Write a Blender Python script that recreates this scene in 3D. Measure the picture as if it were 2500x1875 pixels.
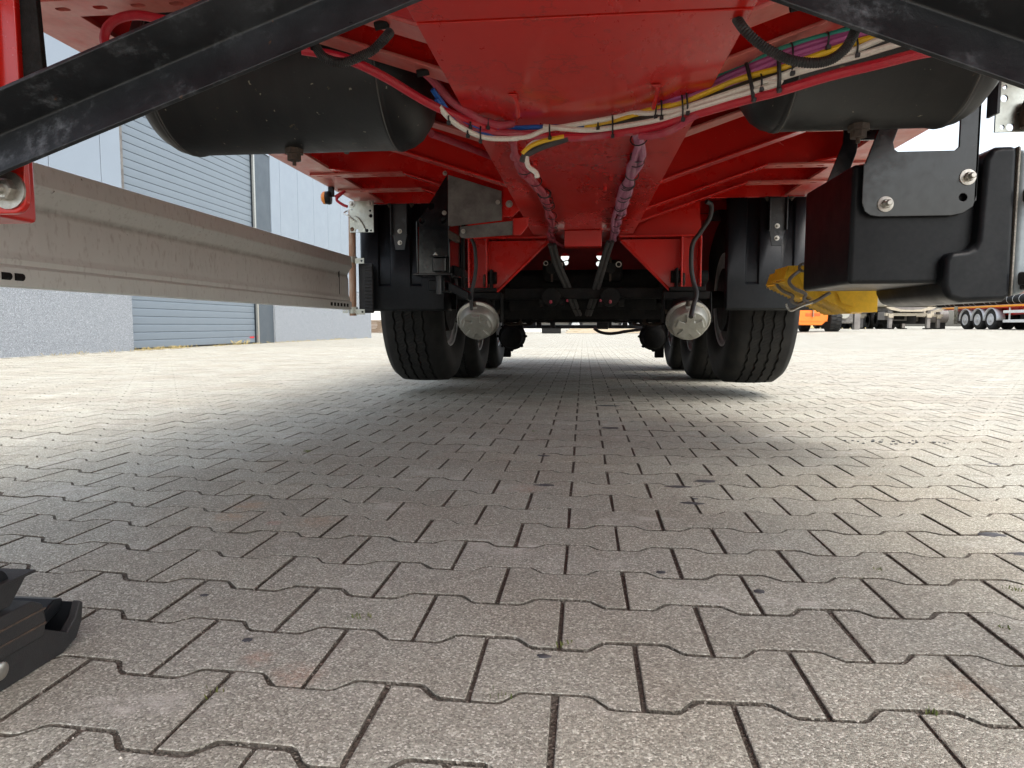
import bpy, bmesh, math, random
from math import sin, cos, pi, radians, sqrt, atan2
from mathutils import Vector, Matrix, noise as mnoise
random.seed(7)
for o in list(bpy.data.objects): bpy.data.objects.remove(o)
scene = bpy.context.scene
COL = scene.collection

# ------------------------------------------------------------------ camera
cam_d = bpy.data.cameras.new('camera'); cam = bpy.data.objects.new('camera', cam_d); COL.objects.link(cam)
cam.location = (0, 0, 0.444)
cam.rotation_euler = (radians(90 - 4.7915), 0, radians(5.857))
cam_d.sensor_width = 36.0; cam_d.lens = 24.48
cam_d.clip_start = 0.02; cam_d.clip_end = 2000
scene.camera = cam

# ------------------------------------------------------------------ light
SUN_EL, SUN_AZ = radians(56), radians(135)     # azimuth: direction the light comes from, clockwise from +Y
world = bpy.data.worlds.new('World'); scene.world = world; world.use_nodes = True
wn = world.node_tree; wn.nodes.clear()
w_out = wn.nodes.new('ShaderNodeOutputWorld'); w_bg = wn.nodes.new('ShaderNodeBackground')
w_sky = wn.nodes.new('ShaderNodeTexSky'); w_sky.sky_type = 'NISHITA'; w_sky.sun_disc = False
w_sky.sun_elevation = SUN_EL; w_sky.sun_rotation = SUN_AZ
w_sky.air_density = 1.3; w_sky.dust_density = 4.0; w_sky.ozone_density = 1.0
w_hs = wn.nodes.new('ShaderNodeHueSaturation'); w_hs.inputs['Saturation'].default_value = 0.5
wn.links.new(w_sky.outputs[0], w_hs.inputs['Color']); wn.links.new(w_hs.outputs[0], w_bg.inputs['Color'])
w_bg.inputs['Strength'].default_value = 0.15
wn.links.new(w_bg.outputs[0], w_out.inputs[0])
sun_d = bpy.data.lights.new('sun', 'SUN'); sun_d.energy = 0.6; sun_d.angle = radians(40); sun_d.color = (1, .97, .92)
sun = bpy.data.objects.new('sun', sun_d); COL.objects.link(sun)
sun.rotation_euler = (pi/2 - SUN_EL, 0, pi - SUN_AZ)
scene.view_settings.view_transform = 'Standard'; scene.view_settings.look = 'None'
scene.view_settings.gamma = 1.0; scene.view_settings.use_curve_mapping = False
scene.view_settings.exposure = 1.6
try:
    scene.cycles.max_bounces = 10; scene.cycles.diffuse_bounces = 6; scene.cycles.use_denoising = True
except Exception: pass

# ------------------------------------------------------------------ helpers
class MB:
    """collects faces; build() links them as one mesh object"""
    def __init__(s): s.v = []; s.f = []; s.uv = None
    def add(s, vs, fs):
        n = len(s.v); s.v += [Vector(v) for v in vs]; s.f += [[n + i for i in f] for f in fs]; return s
    def box(s, x0, x1, y0, y1, z0, z1, M=None):
        vs = [Vector((x, y, z)) for x in (x0, x1) for y in (y0, y1) for z in (z0, z1)]
        if M is not None: vs = [M @ v for v in vs]
        return s.add(vs, [(0,1,3,2),(4,6,7,5),(0,4,5,1),(2,3,7,6),(0,2,6,4),(1,5,7,3)])
    def prism(s, pts, a, b, axis='y'):
        """polygon in the two other axes, extruded along axis from a to b"""
        def mk(p, t):
            return {'x': (t, p[0], p[1]), 'y': (p[0], t, p[1]), 'z': (p[0], p[1], t)}[axis]
        n = len(pts)
        vs = [mk(p, a) for p in pts] + [mk(p, b) for p in pts]
        fs = [list(range(n))[::-1], [n + i for i in range(n)]] + [(i, (i+1) % n, n + (i+1) % n, n + i) for i in range(n)]
        return s.add(vs, fs)
    def tube(s, path, r, n=8, sub=5, cap=True, ripple=None):
        P = [Vector(p) for p in path]
        if sub > 1 and len(P) > 2: P = spline(P, sub)
        if len(P) < 2: return s
        t0 = (P[1] - P[0]).normalized()
        up = Vector((0,0,1)) if abs(t0.z) < .9 else Vector((1,0,0))
        nrm = t0.cross(up).normalized(); base = len(s.v); L = 0
        for i, p in enumerate(P):
            t = (P[min(i+1, len(P)-1)] - P[max(i-1, 0)]).normalized()
            nrm = (nrm - t * nrm.dot(t)).normalized(); bi = t.cross(nrm)
            rr = r
            if ripple: rr = r * (1 - ripple * (i % 2))
            for k in range(n):
                a = 2*pi*k/n; s.v.append(p + (nrm*cos(a) + bi*sin(a))*rr)
        for i in range(len(P)-1):
            for k in range(n):
                a = base + i*n + k; b = base + i*n + (k+1) % n
                s.f.append([a, b, b+n, a+n])
        if cap:
            s.f.append([base + k for k in range(n)][::-1]); e = base + (len(P)-1)*n
            s.f.append([e + k for k in range(n)])
        return s
    def lathe(s, prof, o, d, n=32, cap0=True, cap1=True):
        """profile of (radius, height) turned about the axis through o along d"""
        o = Vector(o); d = Vector(d).normalized()
        up = Vector((0,0,1)) if abs(d.z) < .9 else Vector((1,0,0))
        u = d.cross(up).normalized(); w = d.cross(u); base = len(s.v); m = len(prof)
        for (r, h) in prof:
            for k in range(n):
                a = 2*pi*k/n; s.v.append(o + d*h + (u*cos(a) + w*sin(a))*max(r, 1e-4))
        for i in range(m-1):
            for k in range(n):
                a = base + i*n + k; b = base + i*n + (k+1) % n
                s.f.append([a, b, b+n, a+n])
        if cap0: s.f.append([base + k for k in range(n)][::-1])
        if cap1: s.f.append([base + (m-1)*n + k for k in range(n)])
        return s
    def cyl(s, p0, p1, r, n=20):
        p0 = Vector(p0); p1 = Vector(p1); return s.lathe([(r, 0), (r, (p1-p0).length)], p0, p1-p0, n)
    def hexbolt(s, o, d, r, h):
        """washer, hexagonal head and stud end"""
        s.lathe([(r*1.65, 0), (r*1.65, h*.22)], o, d, 18)
        s.lathe([(r, h*.22), (r, h*.85), (r*.85, h)], o, d, 6)
        s.lathe([(r*.5, h), (r*.5, h*1.5)], o, d, 10); return s
    def plate(s, outer, holes, th, O, U, V, hn=18):
        """flat plate with round or slot holes: outer [(u,v)], holes [(u,v,r[,len])], real thickness along U x V"""
        O = Vector(O); U = Vector(U).normalized(); V = Vector(V).normalized(); N = U.cross(V)
        loops = [list(outer)]
        for h in holes:
            ln = h[3] if len(h) > 3 else 0
            lp = []
            for k in range(hn):
                a = 2*pi*k/hn; lp.append((h[0] + cos(a)*h[2] + (ln/2 if cos(a) > 0 else -ln/2), h[1] + sin(a)*h[2]))
            loops.append(lp)
        bm = bmesh.new(); es = []; lv = []
        for lp in loops:
            vs = [bm.verts.new((p[0], p[1], 0)) for p in lp]; lv.append(vs)
            es += [bm.edges.new((vs[i], vs[(i+1) % len(vs)])) for i in range(len(vs))]
        bmesh.ops.triangle_fill(bm, use_beauty=True, use_dissolve=False, edges=es, normal=(0,0,1))
        bm.verts.index_update(); n = len(bm.verts)
        co = [O + U*v.co.x + V*v.co.y for v in bm.verts]
        vs = co + [c - N*th for c in co]; fs = []
        for f in bm.faces:
            ids = [v.index for v in f.verts]
            if f.normal.z < 0: ids = ids[::-1]
            fs.append(ids); fs.append([n + i for i in ids[::-1]])
        for l in lv:
            for i in range(len(l)):
                a = l[i].index; b = l[(i+1) % len(l)].index; fs.append([a, n + a, n + b, b])
        bm.free(); return s.add(vs, fs)

def spline(P, sub):
    out = []
    for i in range(len(P)-1):
        p0 = P[max(i-1, 0)]; p1 = P[i]; p2 = P[i+1]; p3 = P[min(i+2, len(P)-1)]
        for k in range(sub):
            t = k/sub
            out.append(.5*((2*p1) + (p2-p0)*t + (2*p0-5*p1+4*p2-p3)*t*t + (3*p1-p0-3*p2+p3)*t**3))
    out.append(P[-1]); return out

WL = {}
def link(o, parent, w):
    COL.objects.link(o); w = Vector(w); WL[o.name] = w
    if parent is not None:
        o.parent = parent; o.location = w - WL[parent.name]
    else: o.location = w
    return o
def tag(o, label=None, cat=None, group=None, kind=None):
    for k, v in (('label', label), ('category', cat), ('group', group), ('kind', kind)):
        if v: o[k] = v
    return o
def empty(name, loc, parent=None):
    o = bpy.data.objects.new(name, None); o.empty_display_size = .05; return link(o, parent, loc)
def thing(name, loc, label, cat, group=None): return tag(empty(name, loc), label, cat, group)
def mesh_of(mb, name, mat, org, sharp=35, fix=True):
    me = bpy.data.meshes.new(name); me.from_pydata([v - org for v in mb.v], [], mb.f)
    if fix:
        bm = bmesh.new(); bm.from_mesh(me); bmesh.ops.recalc_face_normals(bm, faces=bm.faces); bm.to_mesh(me); bm.free()
    if isinstance(mat, (list, tuple)):
        for m in mat: me.materials.append(m)
    else: me.materials.append(mat)
    me.shade_smooth(); me.set_sharp_from_angle(angle=radians(sharp)); return me
def part(name, mb, mat, parent=None, bevel=0, sharp=35, org=None, label=None, segs=2):
    if org is None:
        lo = [min(v[i] for v in mb.v) for i in range(3)]; hi = [max(v[i] for v in mb.v) for i in range(3)]
        org = Vector([(a+b)/2 for a, b in zip(lo, hi)])
    org = Vector(org)
    o = bpy.data.objects.new(name, mesh_of(mb, name, mat, org, sharp))
    link(o, parent, org)
    if bevel:
        b = o.modifiers.new('bevel', 'BEVEL'); b.width = bevel; b.segments = segs; b.limit_method = 'ANGLE'; b.angle_limit = radians(40); b.harden_normals = True
    if label: o['label'] = label
    return o
def copy_to(src, parent, w):
    c = src.copy(); COL.objects.link(c); w = Vector(w); WL[c.name] = w
    c.parent = parent; c.location = w - (WL[parent.name] if parent else Vector((0,0,0)))
    return c
def copy_tree(src, parent, delta):
    """copy a thing or part with its children, moved by delta"""
    c = copy_to(src, parent, WL[src.name] + Vector(delta))
    for ch in list(src.children): copy_tree(ch, c, delta)
    return c
def rrect(u0, u1, v0, v1, r, n=6, corners=(1,1,1,1)):
    """rounded rectangle; corners: lower left, lower right, upper right, upper left"""
    pts = []
    for i, (cx, cy, a0) in enumerate(((u0+r, v0+r, pi), (u1-r, v0+r, 1.5*pi), (u1-r, v1-r, 0), (u0+r, v1-r, .5*pi))):
        if corners[i]:
            pts += [(cx + r*cos(a0 + k*pi/2/n), cy + r*sin(a0 + k*pi/2/n)) for k in range(n+1)]
        else: pts.append(((u0, v0), (u1, v0), (u1, v1), (u0, v1))[i])
    return pts

# ------------------------------------------------------------------ materials
def rgb(r, g, b):
    f = lambda c: (c/255/12.92 if c/255 <= .04045 else ((c/255+.055)/1.055)**2.4)
    return (f(r), f(g), f(b), 1)
class NT:
    def __init__(s, name):
        s.m = bpy.data.materials.new(name); s.m.use_nodes = True; s.t = s.m.node_tree
        s.b = s.t.nodes['Principled BSDF']; s._pos = None
    def n(s, kind, ins=None, **kw):
        nd = s.t.nodes.new('ShaderNode' + kind)
        for k, v in kw.items(): setattr(nd, k, v)
        for k, v in (ins or {}).items():
            if hasattr(v, 'is_output'): s.t.links.new(v, nd.inputs[k])
            else: nd.inputs[k].default_value = v
        return nd
    def pos(s):
        if s._pos is None: s._pos = s.n('NewGeometry').outputs['Position']
        return s._pos
    def obj(s): return s.n('TexCoord').outputs['Object']
    def noise(s, scale, detail=3, rough=.55, vec=None, stretch=None):
        v = vec or s.pos()
        if stretch: v = s.n('Mapping', {0: v, 'Scale': stretch}).outputs[0]
        return s.n('TexNoise', {'Vector': v, 'Scale': scale, 'Detail': detail, 'Roughness': rough}).outputs['Fac']
    def ramp(s, fac, stops, mode='LINEAR'):
        r = s.n('ValToRGB', {0: fac}); cr = r.color_ramp; cr.interpolation = mode
        while len(cr.elements) < len(stops): cr.elements.new(.5)
        for e, (p, c) in zip(cr.elements, stops):
            e.position = p; e.color = c if hasattr(c, '__len__') else (c, c, c, 1)
        return r.outputs[0]
    def mix(s, fac, a, b, blend='MIX'):
        nd = s.n('Mix', data_type='RGBA', blend_type=blend)
        for i, v in ((0, fac), (6, a), (7, b)):
            if hasattr(v, 'is_output'): s.t.links.new(v, nd.inputs[i])
            else: nd.inputs[i].default_value = v
        return nd.outputs[2]
    def math(s, op, a, b=0, clamp=False):
        nd = s.n('Math', operation=op, use_clamp=clamp)
        for i, v in enumerate((a, b)):
            if hasattr(v, 'is_output'): s.t.links.new(v, nd.inputs[i])
            else: nd.inputs[i].default_value = v
        return nd.outputs[0]
    def set(s, **kw):
        for k, v in kw.items():
            k = {'base': 'Base Color', 'rough': 'Roughness', 'metal': 'Metallic', 'coat': 'Coat Weight', 'spec': 'Specular IOR Level', 'normal': 'Normal', 'coatr': 'Coat Roughness', 'alpha': 'Alpha'}[k]
            if hasattr(v, 'is_output'): s.t.links.new(v, s.b.inputs[k])
            else: s.b.inputs[k].default_value = v
        return s
    def bump(s, h, dist, strength=1):
        s.set(normal=s.n('Bump', {'Height': h, 'Distance': dist, 'Strength': strength}).outputs[0]); return s

def paint(name, col, dirt=None, amount=.5, scale=6, rough=(.25, .5), metal=0, bump=0, bscale=60, coat=0, stretch=None, lo=.45, hi=.75):
    m = NT(name)
    f = m.noise(scale, 6, .62, stretch=stretch)
    fac = m.ramp(f, [(lo, 0), (hi, amount)])
    c = m.mix(fac, col, dirt or col)
    fine = m.noise(scale*9, 3, .6)
    c = m.mix(m.ramp(fine, [(.35, 0), (.8, .18)]), c, (0, 0, 0, 1) if sum(col[:3]) > .25 else (.04, .04, .04, 1))
    m.set(base=c, metal=metal, coat=coat, rough=m.ramp(m.noise(scale*2.3, 5, .6), [(.3, rough[0]), (.75, rough[1])]))
    if bump: m.bump(m.noise(bscale, 4, .6), bump)
    return m.m

M = {}
def red_mat():
    m = NT('red_paint')
    # road film: faint dry dust in streaks, thin rust bleeding in patches
    f = m.noise(3.2, 7, .68, stretch=(1, .35, 1)); fine = m.noise(42, 4, .7)
    dust = m.math('MULTIPLY', m.ramp(f, [(.42, 0), (.78, 1)]), m.ramp(fine, [(.3, .25), (.7, 1)]))
    c = m.mix(m.math('MULTIPLY', dust, .26), (.56, .009, .004, 1), (.40, .08, .05, 1))
    rust = m.ramp(m.noise(7.5, 8, .7), [(.70, 0), (.74, 1)])
    c = m.mix(m.math('MULTIPLY', rust, .13), c, (.16, .05, .02, 1))
    crk = m.ramp(m.noise(2.6, 9, .62), [(.494, 0), (.5, .55), (.506, 0)])
    c = m.mix(m.math('MULTIPLY', crk, m.ramp(m.noise(1.4, 2, .5), [(.52, 0), (.56, 1)])), c, (.17, .012, .008, 1))
    spk = m.ramp(m.noise(190, 2, .5), [(.72, 0), (.76, .5)])
    c = m.mix(spk, c, (.55, .25, .2, 1))
    m.set(base=c, rough=m.ramp(f, [(.35, .2), (.75, .45)]), coat=.3, coatr=.08)
    return m.bump(m.noise(14, 4, .6), .0006, .3).m
M['red'] = red_mat()
M['red_lit'] = paint('ground_lit_red', (.50, .05, .04, 1), (.52, .25, .2, 1), .8, 7, (.3, .5), stretch=(1, .4, 1), lo=.35, hi=.7)  # red paled to put light from the bright ground into the colour
M['red_dull'] = paint('red_primer', (.40, .008, .010, 1), (.12, .02, .015, 1), .6, 5, (.45, .7))
def black_steel():
    m = NT('black_steel_paint')
    f = m.noise(11, 8, .68); g = m.noise(55, 6, .7)
    scuff = m.math('MULTIPLY', m.ramp(f, [(.53, 0), (.70, 1)]), m.ramp(g, [(.42, 0), (.66, 1)]))
    c = m.mix(m.math('MULTIPLY', scuff, .6), (.008, .009, .011, 1), (.26, .28, .31, 1))
    film = m.ramp(m.noise(4.5, 5, .6), [(.42, 0), (.66, .8)]); c = m.mix(film, c, (.045, .049, .056, 1))  # dust film that also puts reflected ground and sky sheen into the colour
    ru = m.ramp(m.noise(55, 4, .6), [(.70, 0), (.75, .8)])
    c = m.mix(ru, c, (.12, .055, .025, 1))
    m.set(base=c, rough=m.ramp(f, [(.3, .26), (.7, .55)]))
    return m.bump(g, .0015, .4).m
M['black'] = black_steel()
M['black_gloss'] = paint('glossy_black_steel', (.004, .005, .0065, 1), (.06, .07, .08, 1), .16, 16, (.10, .26), lo=.56, hi=.72)
M['weld'] = paint('scuffed_weld_black', (.075, .075, .072, 1), (.14, .12, .09, 1), .8, 40, (.4, .6))
def tank_mat():
    m = NT('air_tank_black')
    f = m.noise(4, 7, .66, stretch=(3, 1, .6)); g = m.noise(30, 5, .65)
    c = m.mix(m.ramp(f, [(.4, 0), (.75, .7)]), (.0045, .005, .0055, 1), (.022, .022, .021, 1))
    c = m.mix(m.ramp(g, [(.66, 0), (.72, .9)]), c, (.12, .085, .04, 1))
    sp = m.ramp(m.noise(75, 2, .4), [(.74, 0), (.77, .9)])
    c = m.mix(sp, c, (.22, .2, .15, 1))
    m.set(base=c, rough=m.ramp(f, [(.3, .34), (.7, .55)]), spec=.4)
    return m.bump(m.noise(60, 4, .6), .001, .5).m
M['tank'] = tank_mat()
M['plastic'] = paint('black_plastic', (.0055, .007, .009, 1), (.018, .020, .022, 1), .5, 8, (.3, .45), bump=.0002, bscale=900)
M['plastic'].node_tree.nodes['Principled BSDF'].inputs['Specular IOR Level'].default_value = .2
M['plastic_dark'] = paint('dark_plastic_lip', (.012, .012, .013, 1), (.04, .035, .03, 1), .5, 8, (.5, .7), bump=.0008, bscale=500)
M['matte'] = paint('underbody_black', (.005, .005, .005, 1), (.022, .018, .014, 1), .6, 12, (.6, .85), bump=.002, bscale=90)
M['zinc'] = paint('zinc_plate', (.40, .41, .37, 1), (.30, .29, .22, 1), .7, 12, (.25, .45), metal=.8)
M['galv'] = paint('galvanised_steel', (.20, .19, .175, 1), (.11, .10, .09, 1), .9, 14, (.5, .7), metal=.4, lo=.38, hi=.62)
M['steel'] = paint('bare_steel_bolt', (.5, .48, .44, 1), (.25, .2, .15, 1), .6, 60, (.3, .5), metal=.9)
M['rust'] = paint('rusty_pipe', (.30, .16, .09, 1), (.42, .33, .25, 1), .9, 14, (.6, .85), bump=.001, bscale=120, stretch=(3, 3, .6))
M['rust_dark'] = paint('rusty_fitting', (.05, .036, .027, 1), (.11, .065, .04, 1), .9, 50, (.7, .9), bump=.002, bscale=150)
def alu():
    m = NT('dusty_aluminium')
    f = m.noise(7, 6, .6, stretch=(1, 3, .25)); g = m.noise(160, 3, .6, stretch=(1, .5, .2))
    f = m.noise(7, 6, .6, stretch=(1, 3, .25))
    c = m.mix(f, (.57, .575, .54, 1), (.67, .67, .63, 1))
    c = m.mix(m.ramp(g, [(.55, 0), (.75, .35)]), c, (.2, .14, .1, 1))
    sp = m.ramp(m.noise(85, 2, .4), [(.76, 0), (.79, .9)]); c = m.mix(sp, c, (.07, .05, .04, 1))
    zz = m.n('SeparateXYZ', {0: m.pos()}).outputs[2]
    band = m.math('MULTIPLY', m.ramp(zz, [(.700, 0), (.709, 1), (.716, 1), (.724, 0)]), m.ramp(m.noise(40, 4, .6), [(.3, .2), (.6, .5)]))  # shade under the upper lip painted as a darker band
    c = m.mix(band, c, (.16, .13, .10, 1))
    m.set(base=c, rough=.5, metal=.12); return m.m
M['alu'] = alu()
M['rubber'] = paint('tyre_rubber', (.017, .017, .017, 1), (.05, .047, .042, 1), .7, 7, (.6, .8), bump=.0008, bscale=300)
for k_ in ('matte', 'rubber'): M[k_].node_tree.nodes['Principled BSDF'].inputs['Specular IOR Level'].default_value = .22
M['hose_black'] = paint('black_hose', (.014, .014, .014, 1), (.05, .045, .04, 1), .6, 20, (.4, .65))
M['hose_grey'] = paint('dusty_black_hose', (.045, .043, .042, 1), (.09, .085, .08, 1), .6, 25, (.6, .8))
M['hose_red'] = paint('red_cable', (.50, .012, .03, 1), (.5, .13, .12, 1), .35, 18, (.35, .55))
M['hose_pink'] = paint('dusty_red_cable', (.42, .045, .075, 1), (.45, .2, .2, 1), .6, 25, (.5, .7))
M['hose_mauve'] = paint('dusty_purple_cable', (.40, .13, .22, 1), (.5, .33, .36, 1), .7, 25, (.55, .7))
M['hose_purple'] = paint('purple_cable', (.42, .09, .27, 1), (.5, .25, .38, 1), .5, 22, (.4, .6))
M['hose_blue'] = paint('blue_cable', (.012, .11, .45, 1), (.1, .15, .25, 1), .4, 22, (.35, .55))
M['hose_white'] = paint('white_cable', (.80, .77, .69, 1), (.6, .54, .44, 1), .4, 22, (.4, .6))
M['hose_yellow'] = paint('yellow_cable', (.78, .48, .015, 1), (.5, .33, .05, 1), .4, 22, (.35, .55))
M['hose_green'] = paint('green_cable', (.02, .27, .20, 1), (.1, .3, .24, 1), .4, 22, (.4, .6))
M['tie'] = paint('cable_tie_nylon', (.01, .01, .011, 1), None, .2, 30, (.35, .5))
M['yellow'] = paint('yellow_chock', (.74, .43, .012, 1), (.35, .2, .03, 1), .5, 9, (.45, .65), bump=.001)
M['cast'] = paint('cast_aluminium', (.40, .40, .355, 1), (.28, .275, .23, 1), .7, 22, (.36, .55), metal=.55)
M['cast_bright'] = paint('rolled_steel_rim', (.52, .51, .47, 1), (.35, .34, .3, 1), .6, 30, (.25, .4), metal=.9)
M['orange'] = paint('orange_paint', (.85, .20, .015, 1), (.5, .12, .02, 1), .3, 3, (.35, .5))
M['amber'] = paint('amber_reflective_edge', (.90, .36, .02, 1), None, .2, 3, (.3, .4))
M['orange_dark'] = paint('deep_orange', (.55, .10, .01, 1), None, .2, 3, (.4, .5))
M['white'] = paint('white_paint', (.78, .78, .75, 1), (.55, .54, .5, 1), .5, 3, (.35, .5))
M['rim'] = paint('silver_rim', (.62, .63, .64, 1), (.3, .3, .29, 1), .5, 12, (.35, .55), metal=.2)
M['beige'] = paint('beige_body', (.42, .37, .28, 1), (.3, .26, .2, 1), .6, 1.5, (.4, .6))
M['grey_frame'] = paint('grey_frame_paint', (.20, .185, .17, 1), (.09, .08, .075, 1), .8, 3, (.5, .7))
M['timber'] = paint('sawn_timber', (.58, .49, .36, 1), (.3, .2, .1, 1), .7, 5, (.7, .85), stretch=(.3, 3, 3))
M['timber_dark'] = paint('weathered_timber', (.21, .15, .10, 1), (.1, .07, .05, 1), .7, 5, (.7, .85), stretch=(.3, 3, 3))
M['lid'] = paint('grey_box_lid', (.22, .26, .28, 1), (.15, .17, .18, 1), .5, 8, (.35, .5))
M['foam'] = paint('grey_foam_seal', (.2, .19, .17, 1), (.4, .38, .33, 1), .9, 200, (.8, .9), bump=.002, bscale=300)
M['lamp_orange'] = paint('amber_lens', (.75, .22, .02, 1), None, .2, 30, (.15, .2))
M['straw'] = paint('dry_grass', (.42, .33, .14, 1), (.25, .22, .08, 1), .9, 20, (.7, .8))
M['moss'] = paint('moss_green', (.10, .13, .03, 1), (.25, .24, .06, 1), .8, 90, (.8, .9))
M['stone_white'] = paint('pale_grit', (.62, .58, .5, 1), (.3, .25, .2, 1), .9, 60, (.5, .7))
M['tar'] = paint('tar_spot', (.045, .045, .05, 1), (.12, .11, .1, 1), .6, 60, (.6, .8))
M['print'] = paint('printed_sticker', (.75, .74, .72, 1), None, .2, 50, (.4, .5))
M['ink'] = paint('black_print', (.02, .02, .02, 1), None, .2, 50, (.5, .6))
M['red_flat'] = paint('signal_red', (.62, .012, .02, 1), None, .2, 8, (.35, .5))

def paver_mat(name, texture_joints=False):
    m = NT(name); P = m.pos()
    v = m.n('TexVoronoi', {'Vector': P, 'Scale': 400}, feature='F1')
    grain = m.n('SeparateColor', {0: v.outputs['Color']}).outputs[0]
    g = m.ramp(grain, [(0, (0.101, 0.096, 0.078, 1)), (.3, (0.238, 0.230, 0.193, 1)), (.62, (0.365, 0.357, 0.299, 1)), (.86, (0.485, 0.480, 0.406, 1)), (.96, (0.809, 0.799, 0.712, 1))])
    v2 = m.n('TexVoronoi', {'Vector': P, 'Scale': 900}, feature='F1')
    g2 = m.n('SeparateColor', {0: v2.outputs['Color']}).outputs[1]
    c = m.mix(.4, g, m.ramp(g2, [(0, (0.172, 0.162, 0.135, 1)), (.5, (0.324, 0.312, 0.267, 1)), (1, (0.485, 0.472, 0.406, 1))]))
    # each stone its own shade
    info = m.n('ObjectInfo').outputs['Random']; isl = m.n('NewGeometry').outputs['Random Per Island']
    if not texture_joints:
        r = m.math('FRACT', m.math('ADD', info, isl))
        tint = m.ramp(r, [(0, (.92, .91, .90, 1)), (.25, (.98, .97, .96, 1)), (.55, (1.0, 1.0, 1.0, 1)), (.8, (1.03, 1.03, 1.02, 1)), (1, (1.07, 1.06, 1.04, 1))])
        c = m.mix(1, c, tint, 'MULTIPLY')
    # soft dirt clouds and pale cement bloom
    big = m.noise(1.7, 5, .6); dirt = m.ramp(big, [(.42, 0), (.66, .55)])
    c = m.mix(dirt, c, m.mix(1, c, (.84, .77, .71, 1), 'MULTIPLY'))
    bloom = m.math('MULTIPLY', m.ramp(m.noise(3.1, 6, .65, stretch=(1, 1.6, 1)), [(.55, 0), (.68, .85)]), m.ramp(m.noise(26, 5, .7), [(.42, 0), (.66, 1)]))
    c = m.mix(bloom, c, (.55, .52, .47, 1))
    # rust-coloured spots left on a few stones
    for (x, y, r, col) in ((-.82, 1.62, .055, (.52, .27, .12, 1)), (-.82, 1.52, .05, (.5, .27, .13, 1)), (-.69, 1.475, .022, (.5, .06, .06, 1)), (-.60, 1.5, .06, (.42, .24, .13, 1)), (-.36, .82, .045, (.42, .21, .13, 1)), (-.15, 1.87, .06, (.40, .20, .13, 1)), (-.43, .86, .03, (.42, .21, .13, 1)), (.47, .88, .05, (.3, .2, .13, 1))):
        d = m.n('VectorMath', {0: P, 1: (x, y, 0)}, operation='DISTANCE').outputs['Value']
        k = m.math('MULTIPLY', m.math('SUBTRACT', 1, m.math('DIVIDE', d, r), True), m.ramp(m.noise(60, 4, .7), [(.35, 0), (.62, 1)]))
        c = m.mix(m.math('MULTIPLY', k, .5, True), c, col)
    h = m.math('ADD', m.math('MULTIPLY', v.outputs['Distance'], -.8), m.math('MULTIPLY', grain, .35))
    if texture_joints:
        br = m.n('TexBrick', {'Vector': m.n('Mapping', {0: P, 'Location': (-.281+.0, -.07, 0)}).outputs[0], 'Color1': (1, 1, 1, 1), 'Color2': (.9, .9, .9, 1), 'Mortar': (.42, .38, .34, 1), 'Scale': 1, 'Mortar Size': .005, 'Brick Width': .2075, 'Row Height': .145}, offset=.5)
        c = m.mix(1, c, br.outputs['Color'], 'MULTIPLY')
    m.set(base=c, rough=.86, spec=.25)
    return m.bump(h, .0016, .75).m
M['paver'] = paver_mat('paver_concrete'); M['paver_far'] = paver_mat('distant_paving', True)
def bed_mat():
    m = NT('joint_sand'); v = m.n('TexVoronoi', {'Vector': m.pos(), 'Scale': 330})
    g = m.n('SeparateColor', {0: v.outputs['Color']}).outputs[0]
    c = m.ramp(g, [(0, (.055, .046, .034, 1)), (.6, (.12, .102, .08, 1)), (.93, (.15, .13, .105, 1)), (.99, (.34, .31, .26, 1))], 'LINEAR')
    mo = m.ramp(m.noise(5, 5, .7), [(.62, 0), (.72, .5)]); c = m.mix(mo, c, (.09, .085, .03, 1))
    m.set(base=c, rough=.95); return m.bump(v.outputs['Distance'], .003, .8).m
M['bed'] = bed_mat()
def panel_mat(name, col, fine=0, rough=(.3, .4)):
    m = NT(name); c = m.mix(m.ramp(m.noise(.8, 5, .6), [(.4, 0), (.7, .3)]), col, tuple(x*.85 for x in col[:3]) + (1,))
    m.set(base=c, rough=m.ramp(m.noise(3, 4, .6), [(.3, rough[0]), (.7, rough[1])]))
    if fine:
        w = m.n('TexWave', {'Vector': m.pos(), 'Scale': fine, 'Distortion': 0}, wave_type='BANDS', bands_direction='Y')
        m.bump(w.outputs['Fac'], .002, .6)
    return m.m
M['panel'] = panel_mat('facade_panel_blue_grey', (.20, .24, .285, 1), 16)
M['door'] = panel_mat('door_slat_blue_grey', (.135, .168, .20, 1), 0, (.28, .4))
M['frame'] = panel_mat('door_frame_dark', (.045, .06, .075, 1), 0, (.35, .5))
def plinth_mat():
    m = NT('washed_concrete'); v = m.n('TexVoronoi', {'Vector': m.pos(), 'Scale': 120})
    g = m.n('SeparateColor', {0: v.outputs['Color']}).outputs[0]
    c = m.ramp(g, [(0, (.14, .155, .17, 1)), (.5, (.21, .23, .25, 1)), (.9, (.275, .295, .32, 1)), (1, (.4, .42, .44, 1))])
    m.set(base=c, rough=.8); return m.bump(v.outputs['Distance'], .01, .6).m
M['plinth'] = plinth_mat()

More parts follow.
